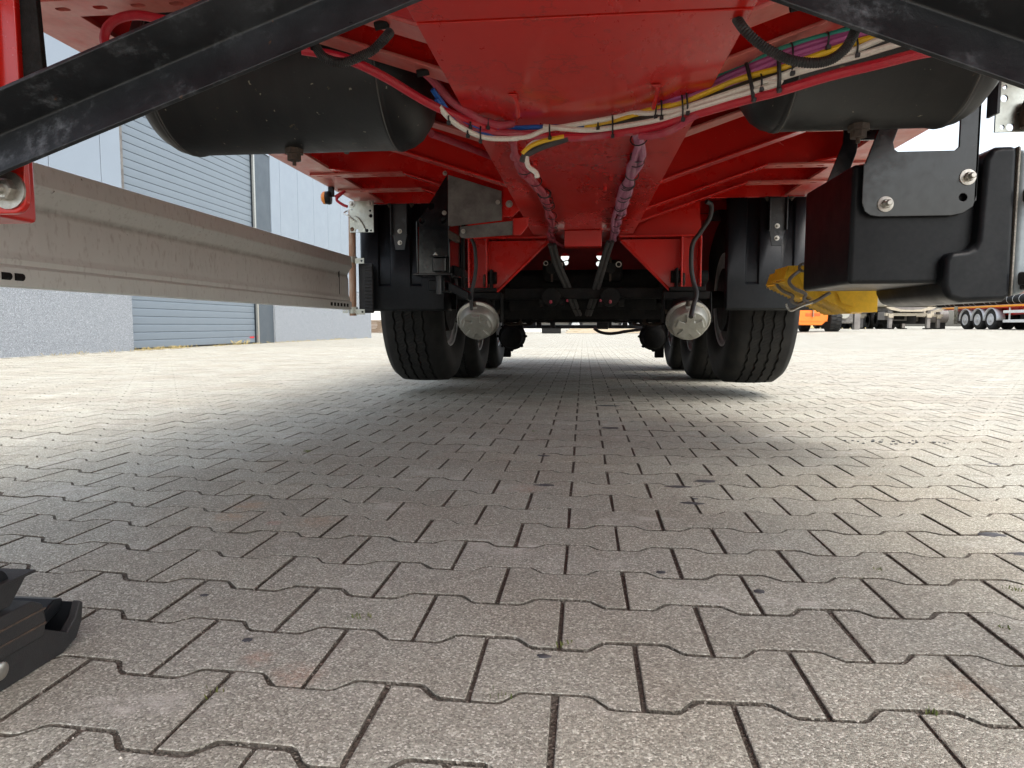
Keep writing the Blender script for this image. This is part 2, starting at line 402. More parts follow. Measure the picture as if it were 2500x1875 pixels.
# ------------------------------------------------------------------ ground and paving
PX, PY = .2075, .145
def row_curve(x):
    d = x - .05; a = abs(d)
    return .06*d*d if a < 1.5 else .06*(2.25 + 3*(a-1.5))
def sstep(t): t = max(0, min(1, t)); return t*t*(3-2*t)
def ground_z(x, y):
    z = .26*sstep((y-15)/22)*sstep((x-3)/9) + .02*sin(x*.21)*sstep((y-18)/10)
    return z
yard = MB(); xs = [-80, -40, -20, -12, -9] + [-7.95 + 1.0*i for i in range(17)] + [10, 12, 15, 20, 30, 50, 90]
ys = [-30, -12, -5, -1, .3] + [1.3 + i*1.2 for i in range(11)] + [13.97, 14.3, 16, 18, 20, 23, 26, 30, 34, 38, 44, 60, 100, 300]
for y in ys:
    for x in xs:
        inside = -7.9 < x < 8.9 and .31 < y < 13.9
        yard.v.append(Vector((x, y, -.05 if inside else ground_z(x, y) - .001)))
nx = len(xs)
yard.f = [[j*nx+i, j*nx+i+1, (j+1)*nx+i+1, (j+1)*nx+i] for j in range(len(ys)-1) for i in range(nx-1)]
o = part('yard_ground', yard, M['paver_far'], org=(0, 0, 0)); tag(o, 'paved yard reaching to the parked trailers and the hall', kind='structure')
bed = MB(); bed.box(-7.9, 8.5, .2, 14.05, -.04, -.0042)
pavement = part('pavement', bed, M['bed'], org=(0, 0, 0))
tag(pavement, 'grey interlocking concrete paving with dark sandy joints', kind='structure')

def paver_outline():
    e = .1038 - .0032; lo, hi = .0558, .0828; a, b = .0428, .0655
    half = [(e-.0015, hi), (b+.005, hi), (b-.0025, hi-.0034), (a+.0025, lo+.0034), (a-.005, lo)]
    up = [(e, hi-.0015)] + half + [(-x, y) for x, y in half[::-1]] + [(-e, hi-.0015)]
    return up + [(-x, -y) for x, y in up]
PO = paver_outline()
def paver_mesh(mb, cx, cy, z, tilt, detail, sl=0.0, jit=None):
    def pt(x, y, zz):
        return (cx + x, cy + y + sl*x, z + zz + tilt[0]*x + tilt[1]*y)
    n = len(PO); O = PO
    if jit: O = [(x + jit.uniform(-.0012, .0012), y + jit.uniform(-.0012, .0012)) for x, y in PO]
    def inset(p, d):
        x, y = p; return (x - d*(1 if x > 0 else -1), y - d*(1 if y > 0 else -1))
    if detail:
        rings = [(0, -.03), (0, -.0024), (.0007, -.0009), (.0020, 0)]
    else: rings = [(0, -.012), (0, -.001), (.001, 0)]
    base = len(mb.v); mb.side = getattr(mb, 'side', [])
    for d, zz in rings:
        mb.v += [Vector(pt(*inset(p, d), zz)) for p in O]
    for r in range(len(rings)-1):
        for i in range(n):
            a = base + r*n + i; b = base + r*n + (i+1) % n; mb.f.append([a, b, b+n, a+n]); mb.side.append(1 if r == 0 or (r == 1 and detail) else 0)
    t = base + (len(rings)-1)*n
    for k in range(n//2 - 1): mb.f.append([t+k, t+k+1, t+n-2-k, t+n-1-k]); mb.side.append(0)
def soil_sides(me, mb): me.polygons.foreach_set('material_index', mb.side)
rp = random.Random(3)
cells = []
for j in range(-6, 92):
    for i in range(-45, 45):
        x = .281 + (i + .5 + (.5 if j % 2 else 0))*PX
        y = 1.161 + j*PY - .003 + row_curve(x)
        if not (.26 < y < 13.9 and -7.75 < x < 8.3): continue
        if not (-(.95*y + 1.1) < x < .72*y + 1.1): continue
        cells.append((x, y))
# the 300 pavers that show largest are objects, the others one joined mesh
def vis(c):
    x, y = c
    inx = -(.84*y + .12) < x < .60*y + .12
    return (0 if inx and y > .62 else 1, y*y*(1 if inx else 4) + .05*abs(x))
cells.sort(key=vis)
variants = {}
slope = lambda x: (row_curve(x+.01) - row_curve(x-.01))/.02
def variant(x):
    key = (round(slope(x)/.015), rp.randrange(3))
    if key not in variants:
        mb = MB(); paver_mesh(mb, 0, 0, 0, (0, 0), True, key[0]*.015, random.Random(key[1]))
        me = mesh_of(mb, 'paver', [M['paver'], M['bed']], Vector((0, 0, 0)), 12, True); soil_sides(me, mb); variants[key] = me
    return variants[key]
for k, (x, y) in enumerate(cells[:300]):
    o = bpy.data.objects.new('paver', variant(x))
    link(o, pavement, (x + rp.uniform(-.0008, .0008), y + rp.uniform(-.0008, .0008), rp.gauss(0, .0005)))
    o.rotation_euler = (rp.gauss(0, .0022), rp.gauss(0, .002), rp.gauss(0, .002))
mb = MB()
for (x, y) in cells[300:]:
    near = y < 4.5
    paver_mesh(mb, x + rp.uniform(-.001, .001), y + rp.uniform(-.001, .001), rp.gauss(0, .0005), (rp.gauss(0, .0018), rp.gauss(0, .0022)), near, slope(x) + rp.gauss(0, .002))
o = part('paver_field', mb, [M['paver'], M['bed']], pavement, org=(0, 0, 0), sharp=12); soil_sides(o.data, mb); o['kind'] = 'stuff'
# dark oil and gum spots, grit in the joints, moss tufts
def blot(mb, x, y, rx, ry, z=.0008, seed=0):
    r = random.Random(seed); n = 14; ph = r.uniform(0, 6)
    ring = [(x + rx*cos(2*pi*k/n)*(1 + .25*sin(2*k+ph) + r.uniform(-.12, .12)), y + ry*sin(2*pi*k/n)*(1 + .2*sin(3*k+ph) + r.uniform(-.12, .12))) for k in range(n)]
    b = len(mb.v); mb.v += [Vector((p[0], p[1], -.001)) for p in ring] + [Vector((x + (p[0]-x)*.8, y + (p[1]-y)*.8, z)) for p in ring] + [Vector((x, y, z*1.2))]
    for k in range(n):
        mb.f += [[b+k, b+(k+1) % n, b+n+(k+1) % n, b+n+k], [b+n+k, b+n+(k+1) % n, b+2*n]]
for k, (x, y, rx, ry) in enumerate(((.351, 2.011, .034, .018), (.263, 1.933, .034, .014), (-.105, 1.915, .028, .012), (.271, 1.753, .030, .013), (.058, 1.166, .011, .007), (.296, 1.169, .012, .010), (.143, 1.246, .010, .008), (-.133, 2.357, .022, .012), (.136, 3.891, .06, .035), (.29, 1.80, .008, .006), (.12, 3.03, .05, .03), (.86, 1.42, .03, .012), (.87, 1.55, .03, .016), (-.05, .905, .009, .006), (.60, .87, .01, .006), (-.62, 1.06, .007, .005), (1.32, 2.36, .02, .012), (-.47, .91, .008, .006))):
    mb = MB(); blot(mb, x, y, rx, ry, .0011, k); part('tar_spot', mb, M['tar'], pavement, sharp=60)
grit = MB(); rg = random.Random(11)
for k in range(260):
    y = .55 + 3.2*rg.random()**1.7; x = rg.uniform(-.85*y, .6*y)
    j = round((y - row_curve(x) - 1.161 - PY/2)/PY); on_joint = rg.random() < .75
    if on_joint: y = 1.161 + (j+.5)*PY + row_curve(x) + rg.gauss(0, .012); 
    r = rg.uniform(.0006, .0014)*(2.0 if rg.random() < .06 else 1)
    z = r*.4
    vs = [(x + r*cos(a)*rg.uniform(.7, 1.2), y + r*sin(a)*rg.uniform(.7, 1.2), z) for a in (0, 1.05, 2.1, 3.14, 4.2, 5.2)]
    b = len(grit.v); grit.v += [Vector(v) for v in vs] + [Vector((x, y, z + r*.9)), Vector((x, y, z - r))]
    for q in range(6): grit.f += [[b+q, b+(q+1) % 6, b+6], [b+(q+1) % 6, b+q, b+7]]
o = part('grit', grit, M['stone_white'], org=(0, 0, 0)); tag(o, 'small pale grit scattered in the paving joints', 'grit', kind='stuff')
moss = MB()
for (x, y, n) in ((-.345, 1.0, 12), (-.325, 1.005, 8), (-.02, .945, 12), (.51, .80, 12), (.40, .815, 10), (-.10, .80, 8), (.73, 1.22, 14), (.54, 1.30, 8), (.78, .80, 10), (-.44, .77, 8), (-.97, 2.35, 30), (-.2, 2.9, 14), (.62, 1.06, 10)):
    for k in range(n):
        px, py = x + rg.gauss(0, .006), y + rg.gauss(0, .004); h = rg.uniform(.002, .006); a = rg.uniform(0, 6.3); w = .0016
        dx, dy = cos(a)*w, sin(a)*w; lx, ly = rg.gauss(0, .002), rg.gauss(0, .002)
        moss.add([(px-dx, py-dy, -.006), (px+dx, py+dy, -.006), (px+lx+dx*.4, py+ly+dy*.4, h), (px+lx-dx*.4, py+ly-dy*.4, h)], [(0, 1, 2, 3)])
o = part('moss', moss, M['moss'], org=(0, 0, 0)); tag(o, 'tiny green moss tufts growing in the paving joints', 'moss', kind='stuff')
# crumbs of dark rubber lying on the bright paving at right
crumb = MB()
for k in range(30):
    q = rg.random(); x = 1.02 + .3*q**2 + rg.gauss(0, .02) if k < 20 else 1.31 + rg.gauss(0, .05); y = 2.78 + rg.gauss(0, .03)
    r = rg.uniform(.0015, .0045); crumb.box(x-r, x+r*1.3, y-r, y+r, 0, r*.9, None)
o = part('rubber_crumbs', crumb, M['tar'], org=(0, 0, 0)); tag(o, 'dark rubber crumbs lying on the bright paving at right', 'crumbs', kind='stuff')

# ------------------------------------------------------------------ hall at left
BX = -8.0
hall = thing('industrial_hall', (BX, 14, 0), 'pale blue-grey panel hall with a roller door and washed concrete base', 'building')
D0, D1, D2 = 11.72, 16.65, 17.52
mb = MB(); mb.box(BX-6, BX-.32, 3, 25.7, 0, 6.6); part('wall', mb, M['frame'], hall)
# washed concrete base slabs
for (a, b) in ((3.0, 7.35), (7.36, D0), (D2+.01, 21.6), (21.61, 25.78)):
    mb = MB(); mb.box(BX-.3, BX, a, b, -.05, 1.62); part('plinth_slab', mb, M['plinth'], hall, .012)
# facade panels, 1.15 m wide, left of, right of and above the door
y = 3.0
while y < 25.7:
    y1 = min(y + 1.16, 25.78)
    zb = 1.635
    for (a, b, z0) in ((y, min(y1, D0-.08), zb), (max(y, D0-.08), min(y1, D2), 4.75), (max(y, D2), y1, zb)):
        if b - a > .03:
            mb = MB(); mb.box(BX-.25, BX-.035, a+.009, b-.009, z0, 6.6); part('wall_panel', mb, M['panel'], hall, .006)
    y = y1
mb = MB(); mb.box(BX-.3, BX+.03, 2.95, 25.8, 6.6, 6.8); part('roof_trim', mb, M['frame'], hall, .01)
mb = MB(); mb.box(BX-.28, BX-.05, D1+.05, D2-.005, 0, 4.74); part('door_frame', mb, M['frame'], hall, .01)
mb = MB(); mb.box(BX-.10, BX-.045, D1-.02, D1+.045, 0, 4.74); part('guide_rail', mb, M['cast_bright'], hall, .005)
mb = MB(); mb.box(BX-.16, BX-.045, D0-.075, D0-.005, 1.0, 4.74); part('guide_rail', mb, M['galv'], hall, .005)
door = empty('roller_door', (BX-.15, (D0+D1)/2, 0), hall)
slat = None; SH = .147
for k in range(32):
    z0 = .03 + k*SH
    if slat is None:
        mb = MB()
        prof = [(-.02, 0), (.010, 0), (.017, .006), (.018, .012), (.018, .130), (.015, .1355), (.004, .139), (.004, .147), (-.02, .147)]
        mb.prism([(BX-.15+p[0], z0+p[1]) for p in prof], D0, D1-.03, 'y'); slat = part('door_slat', mb, M['door'], door, sharp=25)
    else: copy_to(slat, door, WL[slat.name] + Vector((0, 0, k*SH)))
mb = MB(); mb.box(BX-.131, BX-.125, 16.35, 16.56, .14, .175); part('door_sticker', mb, M['red_flat'], door)
# dry grass along the foot of the wall
gr = MB(); rg = random.Random(5)
def tuft(cx, cy, n, hmax, sp):
    for k in range(n):
        px, py = cx + abs(rg.gauss(0, sp*.35)), cy + rg.gauss(0, sp); h = hmax*rg.uniform(.35, 1); a = rg.uniform(0, 6.3); w = .006
        lx, ly = rg.gauss(0, h*.6), rg.gauss(0, h*.6)
        gr.add([(px-cos(a)*w, py-sin(a)*w, -.01), (px+cos(a)*w, py+sin(a)*w, -.01), (px+lx*.5, py+ly*.5, h*.75), (px+lx, py+ly, h)], [(0, 1, 2), (2, 1, 3)])
for k in range(14): tuft(BX+.04, 11.8 + rg.random()*1.6, 12, .07, .12)
for k in range(40): tuft(BX+.03, 9 + rg.random()*16.5, 9, .05, .15)
for k in range(3): tuft(BX, 15.3 + .25*k, 9, .13, .1)
o = part('dry_grass', gr, M['straw'], org=(0, 0, 0)); tag(o, 'straw-coloured dry grass along the foot of the hall', 'grass', kind='stuff')

# ------------------------------------------------------------------ the red semi-trailer overhead
trailer = thing('semi_trailer', (0, 4, 0), 'red semi-trailer seen from below with three axles, air tanks and coloured cables', 'trailer')
T = trailer
def tp(name, mb, mat, bevel=0, **k): return part(name, mb, M[mat] if isinstance(mat, str) else mat, k.pop('parent', T), bevel, **k)
def bx(*a): return MB().box(*a)

# floor and central box beam
YF, YR = -.15, 8.9  # front end stops short, out of view, so light reaches the near paving
tp('deck_floor', bx(-1.25, 1.19, -.13, YR, 1.36, 1.40), 'red_dull')
for (a, b) in ((YF, 1.177), (1.186, 3.90)):
    tp('beam_bottom_plate', bx(-.283, .265, a, b, .945, .957), 'red', .002)
for (x0, x1) in ((-.262, -.252), (.236, .246)):
    tp('beam_web', bx(x0, x1, YF, 3.80, .957, 1.36), 'red')
tp('beam_end_plate', bx(-.105, .09, 3.72, 3.82, .858, .944), 'red', .004)
tp('rear_beam', bx(-.20, .185, 3.83, 4.9, 1.02, 1.36), 'red', .004)
# outriggers left and right: web, sloping lower flange, holes in the outer flange
def outrigger(side, Y, zs=.948, bend=.80, zo=1.13, fw=.07, holes=True, xo=1.235):
    s = side; xi = .262 if s < 0 else .246
    c = -.02 if s < 0 else -.02
    xb = bend; 
    pts = [(s*xi, zs+.008), (s*xb+c, zo+.008), (s*xo+c, zo+.008), (s*xo+c, 1.358), (s*xi, 1.358)]
    w = MB().prism(pts, Y-.004, Y+.004, 'y')
    o = tp('outrigger', w, 'red')
    f = MB().prism([(s*xi, zs), (s*(xb)+c, zo), (s*(xb)+c, zo+.008), (s*xi, zs+.008)], Y-fw/2, Y+fw/2, 'y')
    tp('lower_flange', f, 'red_lit' if Y < 2.2 else 'red', .002, parent=o)
    L = xo - xb; hs = [(L*(.12+.2*k), 0, .009, .014) for k in range(5)] if holes else []
    p = MB().plate([(0.002, -fw/2), (L, -fw/2), (L, fw/2), (0.002, fw/2)], hs, .008, (s*xb+c, Y, zo), (s, 0, 0), (0, -s, 0))
    tp('outer_flange', p, 'red_lit', parent=o)
    # round weld scar of a stiffening plate at the bend
    arc = [(s*(xb-.03)+c - s*.13*cos(a), Y-.006, zo+.03 + .09*sin(a)) for a in [radians(q) for q in range(20, 150, 12)]]
    tp('weld_bead', MB().tube(arc, .003, 6, 2), 'red', parent=o)
    return o
for Y in (1.26, 1.47, 1.96, 2.6, 3.18, 3.55):
    for s in (-1, 1): outrigger(s, Y, fw=.075 if Y < 1.6 else .068)
# mounting holes visible in the near flanges: dark slots with real depth
for (x, Y, z) in ((-.36, 1.26, .974), (-.335, 1.47, .965), (.35, 1.26, .974)):
    tp('slot', MB().tube([(x-.012, Y-.01, z-.002), (x+.012, Y-.01, z-.001+.003)], .0075, 10, 1), 'matte')
# outer side rails with a wide lower flange, gusset plates in the corners
for s, x in ((-1, -1.285), (1, 1.215)):
    tp('side_rail', bx(min(x, x-s*.15), max(x, x-s*.15), YF, YR, 1.139, 1.151), 'red_lit', .002, org=(x, 4, 1.145))
    tp('side_rail_web', bx(x-.006, x+.006, YF, YR, 1.152, 1.42), 'red')
    for Y in (1.47, 1.96, 2.6, 3.18):
        xi = x - s*.15
        tp('gusset', MB().prism([(xi, Y-.11), (xi - s*.12, Y-.006), (xi, Y-.006)], 1.140, 1.148, 'z'), 'red')
# crossmember over the front axle hangers and the beam that carries the mudguards
tp('mudguard_beam', bx(-1.24, -.62, 3.93, 3.99, 1.132, 1.20), 'red', .003)
tp('mudguard_beam', bx(.60, 1.17, 3.93, 3.99, 1.132, 1.20), 'red', .003)
for x0, x1 in ((-.665, -.20), (.19, .635)):
    tp('hanger_crossmember', bx(x0, x1, 4.0, 4.012, .94, 1.36), 'red')
    tp('hanger_flange', bx(x0, x1, 3.93, 4.08, .932, .941), 'red', .002)
# long inner rails and crosswall above the axles
for x in (-.60, .56):
    tp('inner_rail', bx(x-.05, x+.05, 4.1, 8.8, .96, 1.36), 'red', .003)
for Y in (4.62, 5.3, 5.93, 6.6, 7.24, 7.9, 8.6):
    tp('crossmember', bx(-1.24, 1.18, Y, Y+.05, 1.16 if Y < 6 else 1.29, 1.36), 'red')
tp('crosswall', MB().plate([(-.95, .76), (.93, .76), (.93, 1.159), (-.95, 1.159)], [(-.135, .925, .030), (-.128, .885, .018), (.115, .93, .032), (.10, .875, .018)], .010, (0, 4.96, 0), (1, 0, 0), (0, 0, 1), 9), 'red_dull')
tp('crosswall_stiffener', MB().prism([(-.085, .70), (.065, .70), (.075, .99), (-.10, .99)], 4.90, 4.93, 'y'), 'red_dull')
tp('crosswall_rib', bx(-.022, -.012, 4.88, 4.93, .76, 1.0), 'red_dull')

# suspension hangers with triangular gusset plates
def hanger(s, xc):
    h = tp('hanger', bx(xc-.056, xc-.046, 3.94, 4.14, .632, .935).box(xc+.046, xc+.056, 3.94, 4.14, .632, .935).box(xc-.046, xc+.046, 4.0, 4.01, .632, .935), 'red', .003)
    xi = xc - s*.056
    tri = [(xi, .924), (-s*.0 + s*.215, .924), (s*.20, .915), (xi - s*.05, .632), (xi, .640)]
    g = tp('gusset_plate', MB().prism(tri, 3.99, 3.999, 'y'), 'red', .001, parent=h)
    tp('gusset_lip', MB().tube([(s*.202, 3.985, .918), (xi - s*.047, 3.985, .636)], .009, 6, 1), 'red', parent=h)
    for (x, z) in ((xc, .70),):
        tp('pivot_bolt', MB().hexbolt((x-s*.03, 3.98, z), (-s, 0, 0), .022, .05), 'rust_dark', parent=h)
    # swing plate with bushes beside the hanger
    tp('shackle', MB().box(xc - s*.078-.006, xc - s*.078+.006, 3.92, 4.05, .50, .76), 'matte', .004, parent=h)
    tp('bush', MB().cyl((xc - s*.056, 3.98, .715), (xc - s*.105, 3.98, .715), .034).cyl((xc - s*.07, 3.98, .715), (xc - s*.078, 3.98, .715), .045), 'matte', .002, parent=h)
    tp('bush', MB().cyl((xc + s*.056, 3.98, .715), (xc + s*.095, 3.98, .715), .034), 'matte', .002, parent=h)
    return h
hanger(-1, -.60); hanger(1, .585)
tp('hanger_upper_plate', MB().prism([(.575, .94), (.64, .94), (.64, 1.02), (.575, 1.13), (.30, 1.0), (.27, .94)], 3.985, 3.993, 'y'), 'red', .001)
tp('hanger_upper_plate', MB().prism([(-.60, .94), (-.66, .94), (-.66, 1.02), (-.60, 1.13), (-.31, 1.0), (-.28, .94)], 3.985, 3.993, 'y'), 'red', .001)

# lift chambers: silver cups hanging in black cradles below the hangers
def chamber(xc):
    d = Vector((0, -cos(radians(33)), -sin(radians(33)))); o = Vector((xc, 3.80, .475))
    c = tp('brake_chamber', MB().lathe([(.03, -.10), (.088, -.095), (.102, -.06), (.104, 0), (.104, .008)], o, d, 40), 'matte')
    tp('clamp_rim', MB().lathe([(.098, -.012), (.114, -.010), (.118, -.003), (.117, .006), (.110, .010), (.109, .006), (.102, .010), (.098, .008)], o, d, 48), 'cast_bright', parent=c)
    cup = MB().lathe([(.103, .004), (.101, .016), (.096, .04), (.090, .058), (.086, .064), (.080, .066)], o, d, 48, True, True)
    tp('cup', cup, 'cast', parent=c)
    u = Vector((1, 0, 0)); w = d.cross(u).normalized()
    star = MB(); pts = []
    for k in range(5):
        a = 2*pi*k/5 + pi/2
        for da, r in ((-.50, .044), (-.31, .081), (.31, .081), (.50, .044)):
            pts.append((cos(a+da)*r, sin(a+da)*r))
    n = len(pts); p0 = [o + d*.062 + u*p[0] + w*p[1] for p in pts]; p1 = [o + d*.080 + u*p[0]*.9 + w*p[1]*.9 for p in pts]
    star.add(p0 + p1, [[n+i for i in range(n)], list(range(n))[::-1]] + [(i, (i+1) % n, n+(i+1) % n, n+i) for i in range(n)])
    tp('cup_ribs', star, 'cast', .0025, parent=c, sharp=20)
    port = o + d*.022 - w*.0 + Vector((-.012, 0, 0)) + Vector((0, -.045, .083))
    tp('air_fitting', MB().lathe([(.014, 0), (.014, .012), (.011, .012), (.011, .03)], port, (0, -.25, 1), 12), 'rust_dark', parent=c)
    tp('port_block', MB().prism([(xc-.028, .545), (xc+.008, .545), (xc+.006, .51), (xc-.024, .51)], 3.715, 3.76, 'y'), 'cast', .005, parent=c)
    st = o + d*.035 + Vector((.032, -.012, .086))
    U = Vector((1, -.1, -.32)).normalized(); V = Vector((.28, -.55, .8)).normalized()
    tp('sticker', MB().plate([(-.016, -.009), (.030, -.009), (.030, .009), (-.016, .009)], [], .0008, st, U, V), 'print', parent=c)
    for q, wd in ((-.008, .006), (.004, .01), (.018, .014)):
        tp('sticker_print', MB().plate([(q-wd/2, -.005), (q+wd/2, -.005), (q+wd/2, .004), (q-wd/2, .004)], [], .0006, st + U.cross(V)*.0009, U, V), 'ink', parent=c)
    # cradle
    cr = tp('chamber_bracket', bx(xc-.12, xc+.12, 3.84, 3.90, .585, .628), 'matte', .006)
    tp('bracket_cheek', MB().prism([(3.80, .46), (3.92, .46), (3.92, .62), (3.84, .625)], xc-.127, xc-.119, 'x'), 'matte', .003, parent=cr)
    tp('bracket_cheek', MB().prism([(3.80, .46), (3.92, .46), (3.92, .62), (3.84, .625)], xc+.119, xc+.127, 'x'), 'matte', .003, parent=cr)
    tp('top_pad', bx(xc-.095, xc+.095, 3.83, 3.88, .629, .652), 'matte', .004, parent=cr)
    tp('push_rod', MB().cyl((xc, 3.84, .50), (xc+.0, 3.93, .585), .02), 'rust_dark', parent=cr)
    return c
chamber(-.577); chamber(.553)

# wheels: tyre with zigzag grooves, rim, hub; axles with trailing arms, air bags, dampers
R0, WID, TW = .532, .385, .292
def tyre_mesh():
    NTH = 168; mb = MB(); side = []
    prof = []                                # (x, r, zigzag)
    hw = WID/2; tw = TW/2
    for x, r in ((-hw*.80, .292), (-hw*.88, .318), (-hw*.97, .37), (-hw, .42), (-hw*.985, .462), (-hw*.93, .497), (-tw-.006, .518), (-tw+.004, .5265)):
        prof.append((x, r, 0))
    gr = [-.088, -.030, .030, .088]
    crown = lambda x: R0 - .006*(x/tw)**2
    for g in gr:
        for dx, dep in ((-.0068, 0), (-.0048, .013), (.0048, .013), (.0068, 0)): prof.append((g+dx, crown(g+dx)-dep, 1))
    prof += [(-x, r, 0) for x, r, z in prof[:8][::-1]]
    n = len(prof)
    for t in range(NTH):
        a = 2*pi*t/NTH; zz = .0045*(1, 0.6, -1, -.6)[t % 4]
        for x, r, z in prof: mb.v.append(Vector((x + z*zz, r*cos(a), r*sin(a))))
    for t in range(NTH):
        for i in range(n-1):
            a = t*n+i; b = ((t+1) % NTH)*n+i; mb.f.append([a, a+1, b+1, b])
    return mb
def rubber_tread():
    m = NT('tyre_tread'); tc = m.n('SeparateXYZ', {0: m.obj()})
    ang = m.math('ARCTAN2', tc.outputs[2], tc.outputs[1])
    ph = m.math('ADD', m.math('MULTIPLY', ang, 150/ (2*pi)), m.math('MULTIPLY', tc.outputs[0], 26))
    fr = m.math('FRACT', ph); sipe = m.ramp(fr, [(0, 0), (.06, 1), (.9, 1), (1, 0)])
    inner = m.ramp(m.math('ABSOLUTE', tc.outputs[0]), [(.088, 0), (.092, 1)])
    rad = m.n('VectorMath', {0: m.n('CombineXYZ', {1: tc.outputs[1], 2: tc.outputs[2]}).outputs[0]}, operation='LENGTH').outputs['Value']
    onr = m.ramp(rad, [(.519, 1), (.523, 0)])
    h = m.math('MAXIMUM', m.math('MAXIMUM', sipe, inner), onr)
    f = m.noise(9, 6, .65); c = m.mix(m.ramp(f, [(.4, 0), (.7, .8)]), (.008, .008, .008, 1), (.026, .025, .022, 1))
    c = m.mix(m.math('MULTIPLY', m.math('SUBTRACT', 1, h), .6), c, (.006, .006, .006, 1))
    m.set(base=c, rough=.72, spec=.3); return m.bump(h, .005, 1.0).m
M['tread'] = rubber_tread()
tyre_me = rim_me = hub_me = None
def wheel(xc, Y, z, s):
    global tyre_me, rim_me, hub_me
    w = empty('wheel', (xc, Y, z), T)
    if tyre_me is None:
        tyre_me = mesh_of(tyre_mesh(), 'tyre', M['tread'], Vector((0, 0, 0)), 40)
        rm = MB().lathe([(.285, -.155), (.298, -.16), (.300, -.15), (.272, -.13), (.262, -.02), (.262, .10), (.30, .15), (.298, .16), (.285, .155), (.25, .10), (.20, .06), (.12, .055), (.12, .09), (.06, .10)], (0, 0, 0), (1, 0, 0), 48, False, True)
        rim_me = mesh_of(rm, 'rim', M['rim'], Vector((0, 0, 0)), 30)
        hb = MB().lathe([(.20, -.16), (.20, -.02), (.12, .0), (.12, .05)], (0, 0, 0), (1, 0, 0), 32)
        hub_me = mesh_of(hb, 'brake_drum', M['matte'], Vector((0, 0, 0)), 30)
    for nm, me in (('tyre', tyre_me), ('rim', rim_me), ('brake_drum', hub_me)):
        o = bpy.data.objects.new(nm, me); link(o, w, (xc, Y, z)); o.rotation_euler = (random.uniform(0, 6.28), 0, 0 if s > 0 else pi)
for Y, z in ((4.62, .609), (5.93, R0), (7.24, R0)):
    for s, x in ((-1, -1.045), (1, 1.045)): wheel(x, Y, z, s)
    ax = tp('axle', MB().cyl((-.95, Y, z), (.95, Y, z), .056, 24), 'matte')
    for x in (-.60, .57):
        tp('axle_saddle', bx(x-.055, x+.055, Y-.10, Y+.10, z-.062, z+.10), 'matte', .01, parent=ax)
        for dy in (-.07, .07):
            tp('u_bolt', MB().tube([(x-.07, Y+dy, z+.12), (x-.07, Y+dy, z-.04), (x-.04, Y+dy, z-.075), (x+.04, Y+dy, z-.075), (x+.07, Y+dy, z-.04), (x+.07, Y+dy, z+.12)], .012, 8, 3), 'rust_dark', parent=ax)
        tp('trailing_arm', MB().tube([(x, Y-.58, z+.10), (x, Y-.2, z+.10), (x, Y+.2, z+.06), (x, Y+.42, z+.07)], .042, 8, 4), 'matte')
        tp('air_bag', MB().lathe([(.09, 0), (.12, .02), (.13, .08), (.118, .14), (.13, .2), (.12, .26), (.09, .28)], (x, Y+.40, z+.10), (0, 0, 1), 24), 'rubber')
        tp('damper', MB().cyl((x+.09*(1 if x < 0 else -1), Y-.05, z-.02), (x+.09*(1 if x < 0 else -1), Y-.30, z+.36), .035, 16), 'matte')
        if Y > 5: tp('rear_hanger', bx(x-.05, x+.05, Y-.66, Y-.48, z+.02, 1.2), 'red', .004)
    # slack adjuster housings and brake cylinders along the axle
    for s in (-1, 1):
        b = tp('brake_cylinder', MB().lathe([(.05, 0), (.085, .01), (.095, .06), (.10, .065), (.10, .08), (.095, .085), (.09, .15), (.07, .165)], (s*.33 - .015, Y-.16, z+.03), (0, -1, .12), 24), 'matte')
        tp('mounting_plate', bx(s*.33-.10, s*.33+.07, Y-.16, Y-.15, z-.05, z+.13), 'matte', .003, parent=b)
        for q in (-.05, .03):
            tp('stud', MB().hexbolt((s*.33+q, Y-.161, z-.02), (0, -1, 0), .011, .02), 'rust_dark', parent=b)
        tp('bracket_bolt', MB().hexbolt((s*.33+.02, Y-.163, z+.10), (0, -1, 0), .013, .02), 'steel', parent=b)
        tp('adjuster_arm', MB().tube([(s*.46, Y-.1, z-.02), (s*.47, Y-.14, z-.03), (s*.46, Y-.12, z-.06)], .02, 8, 3), 'matte')
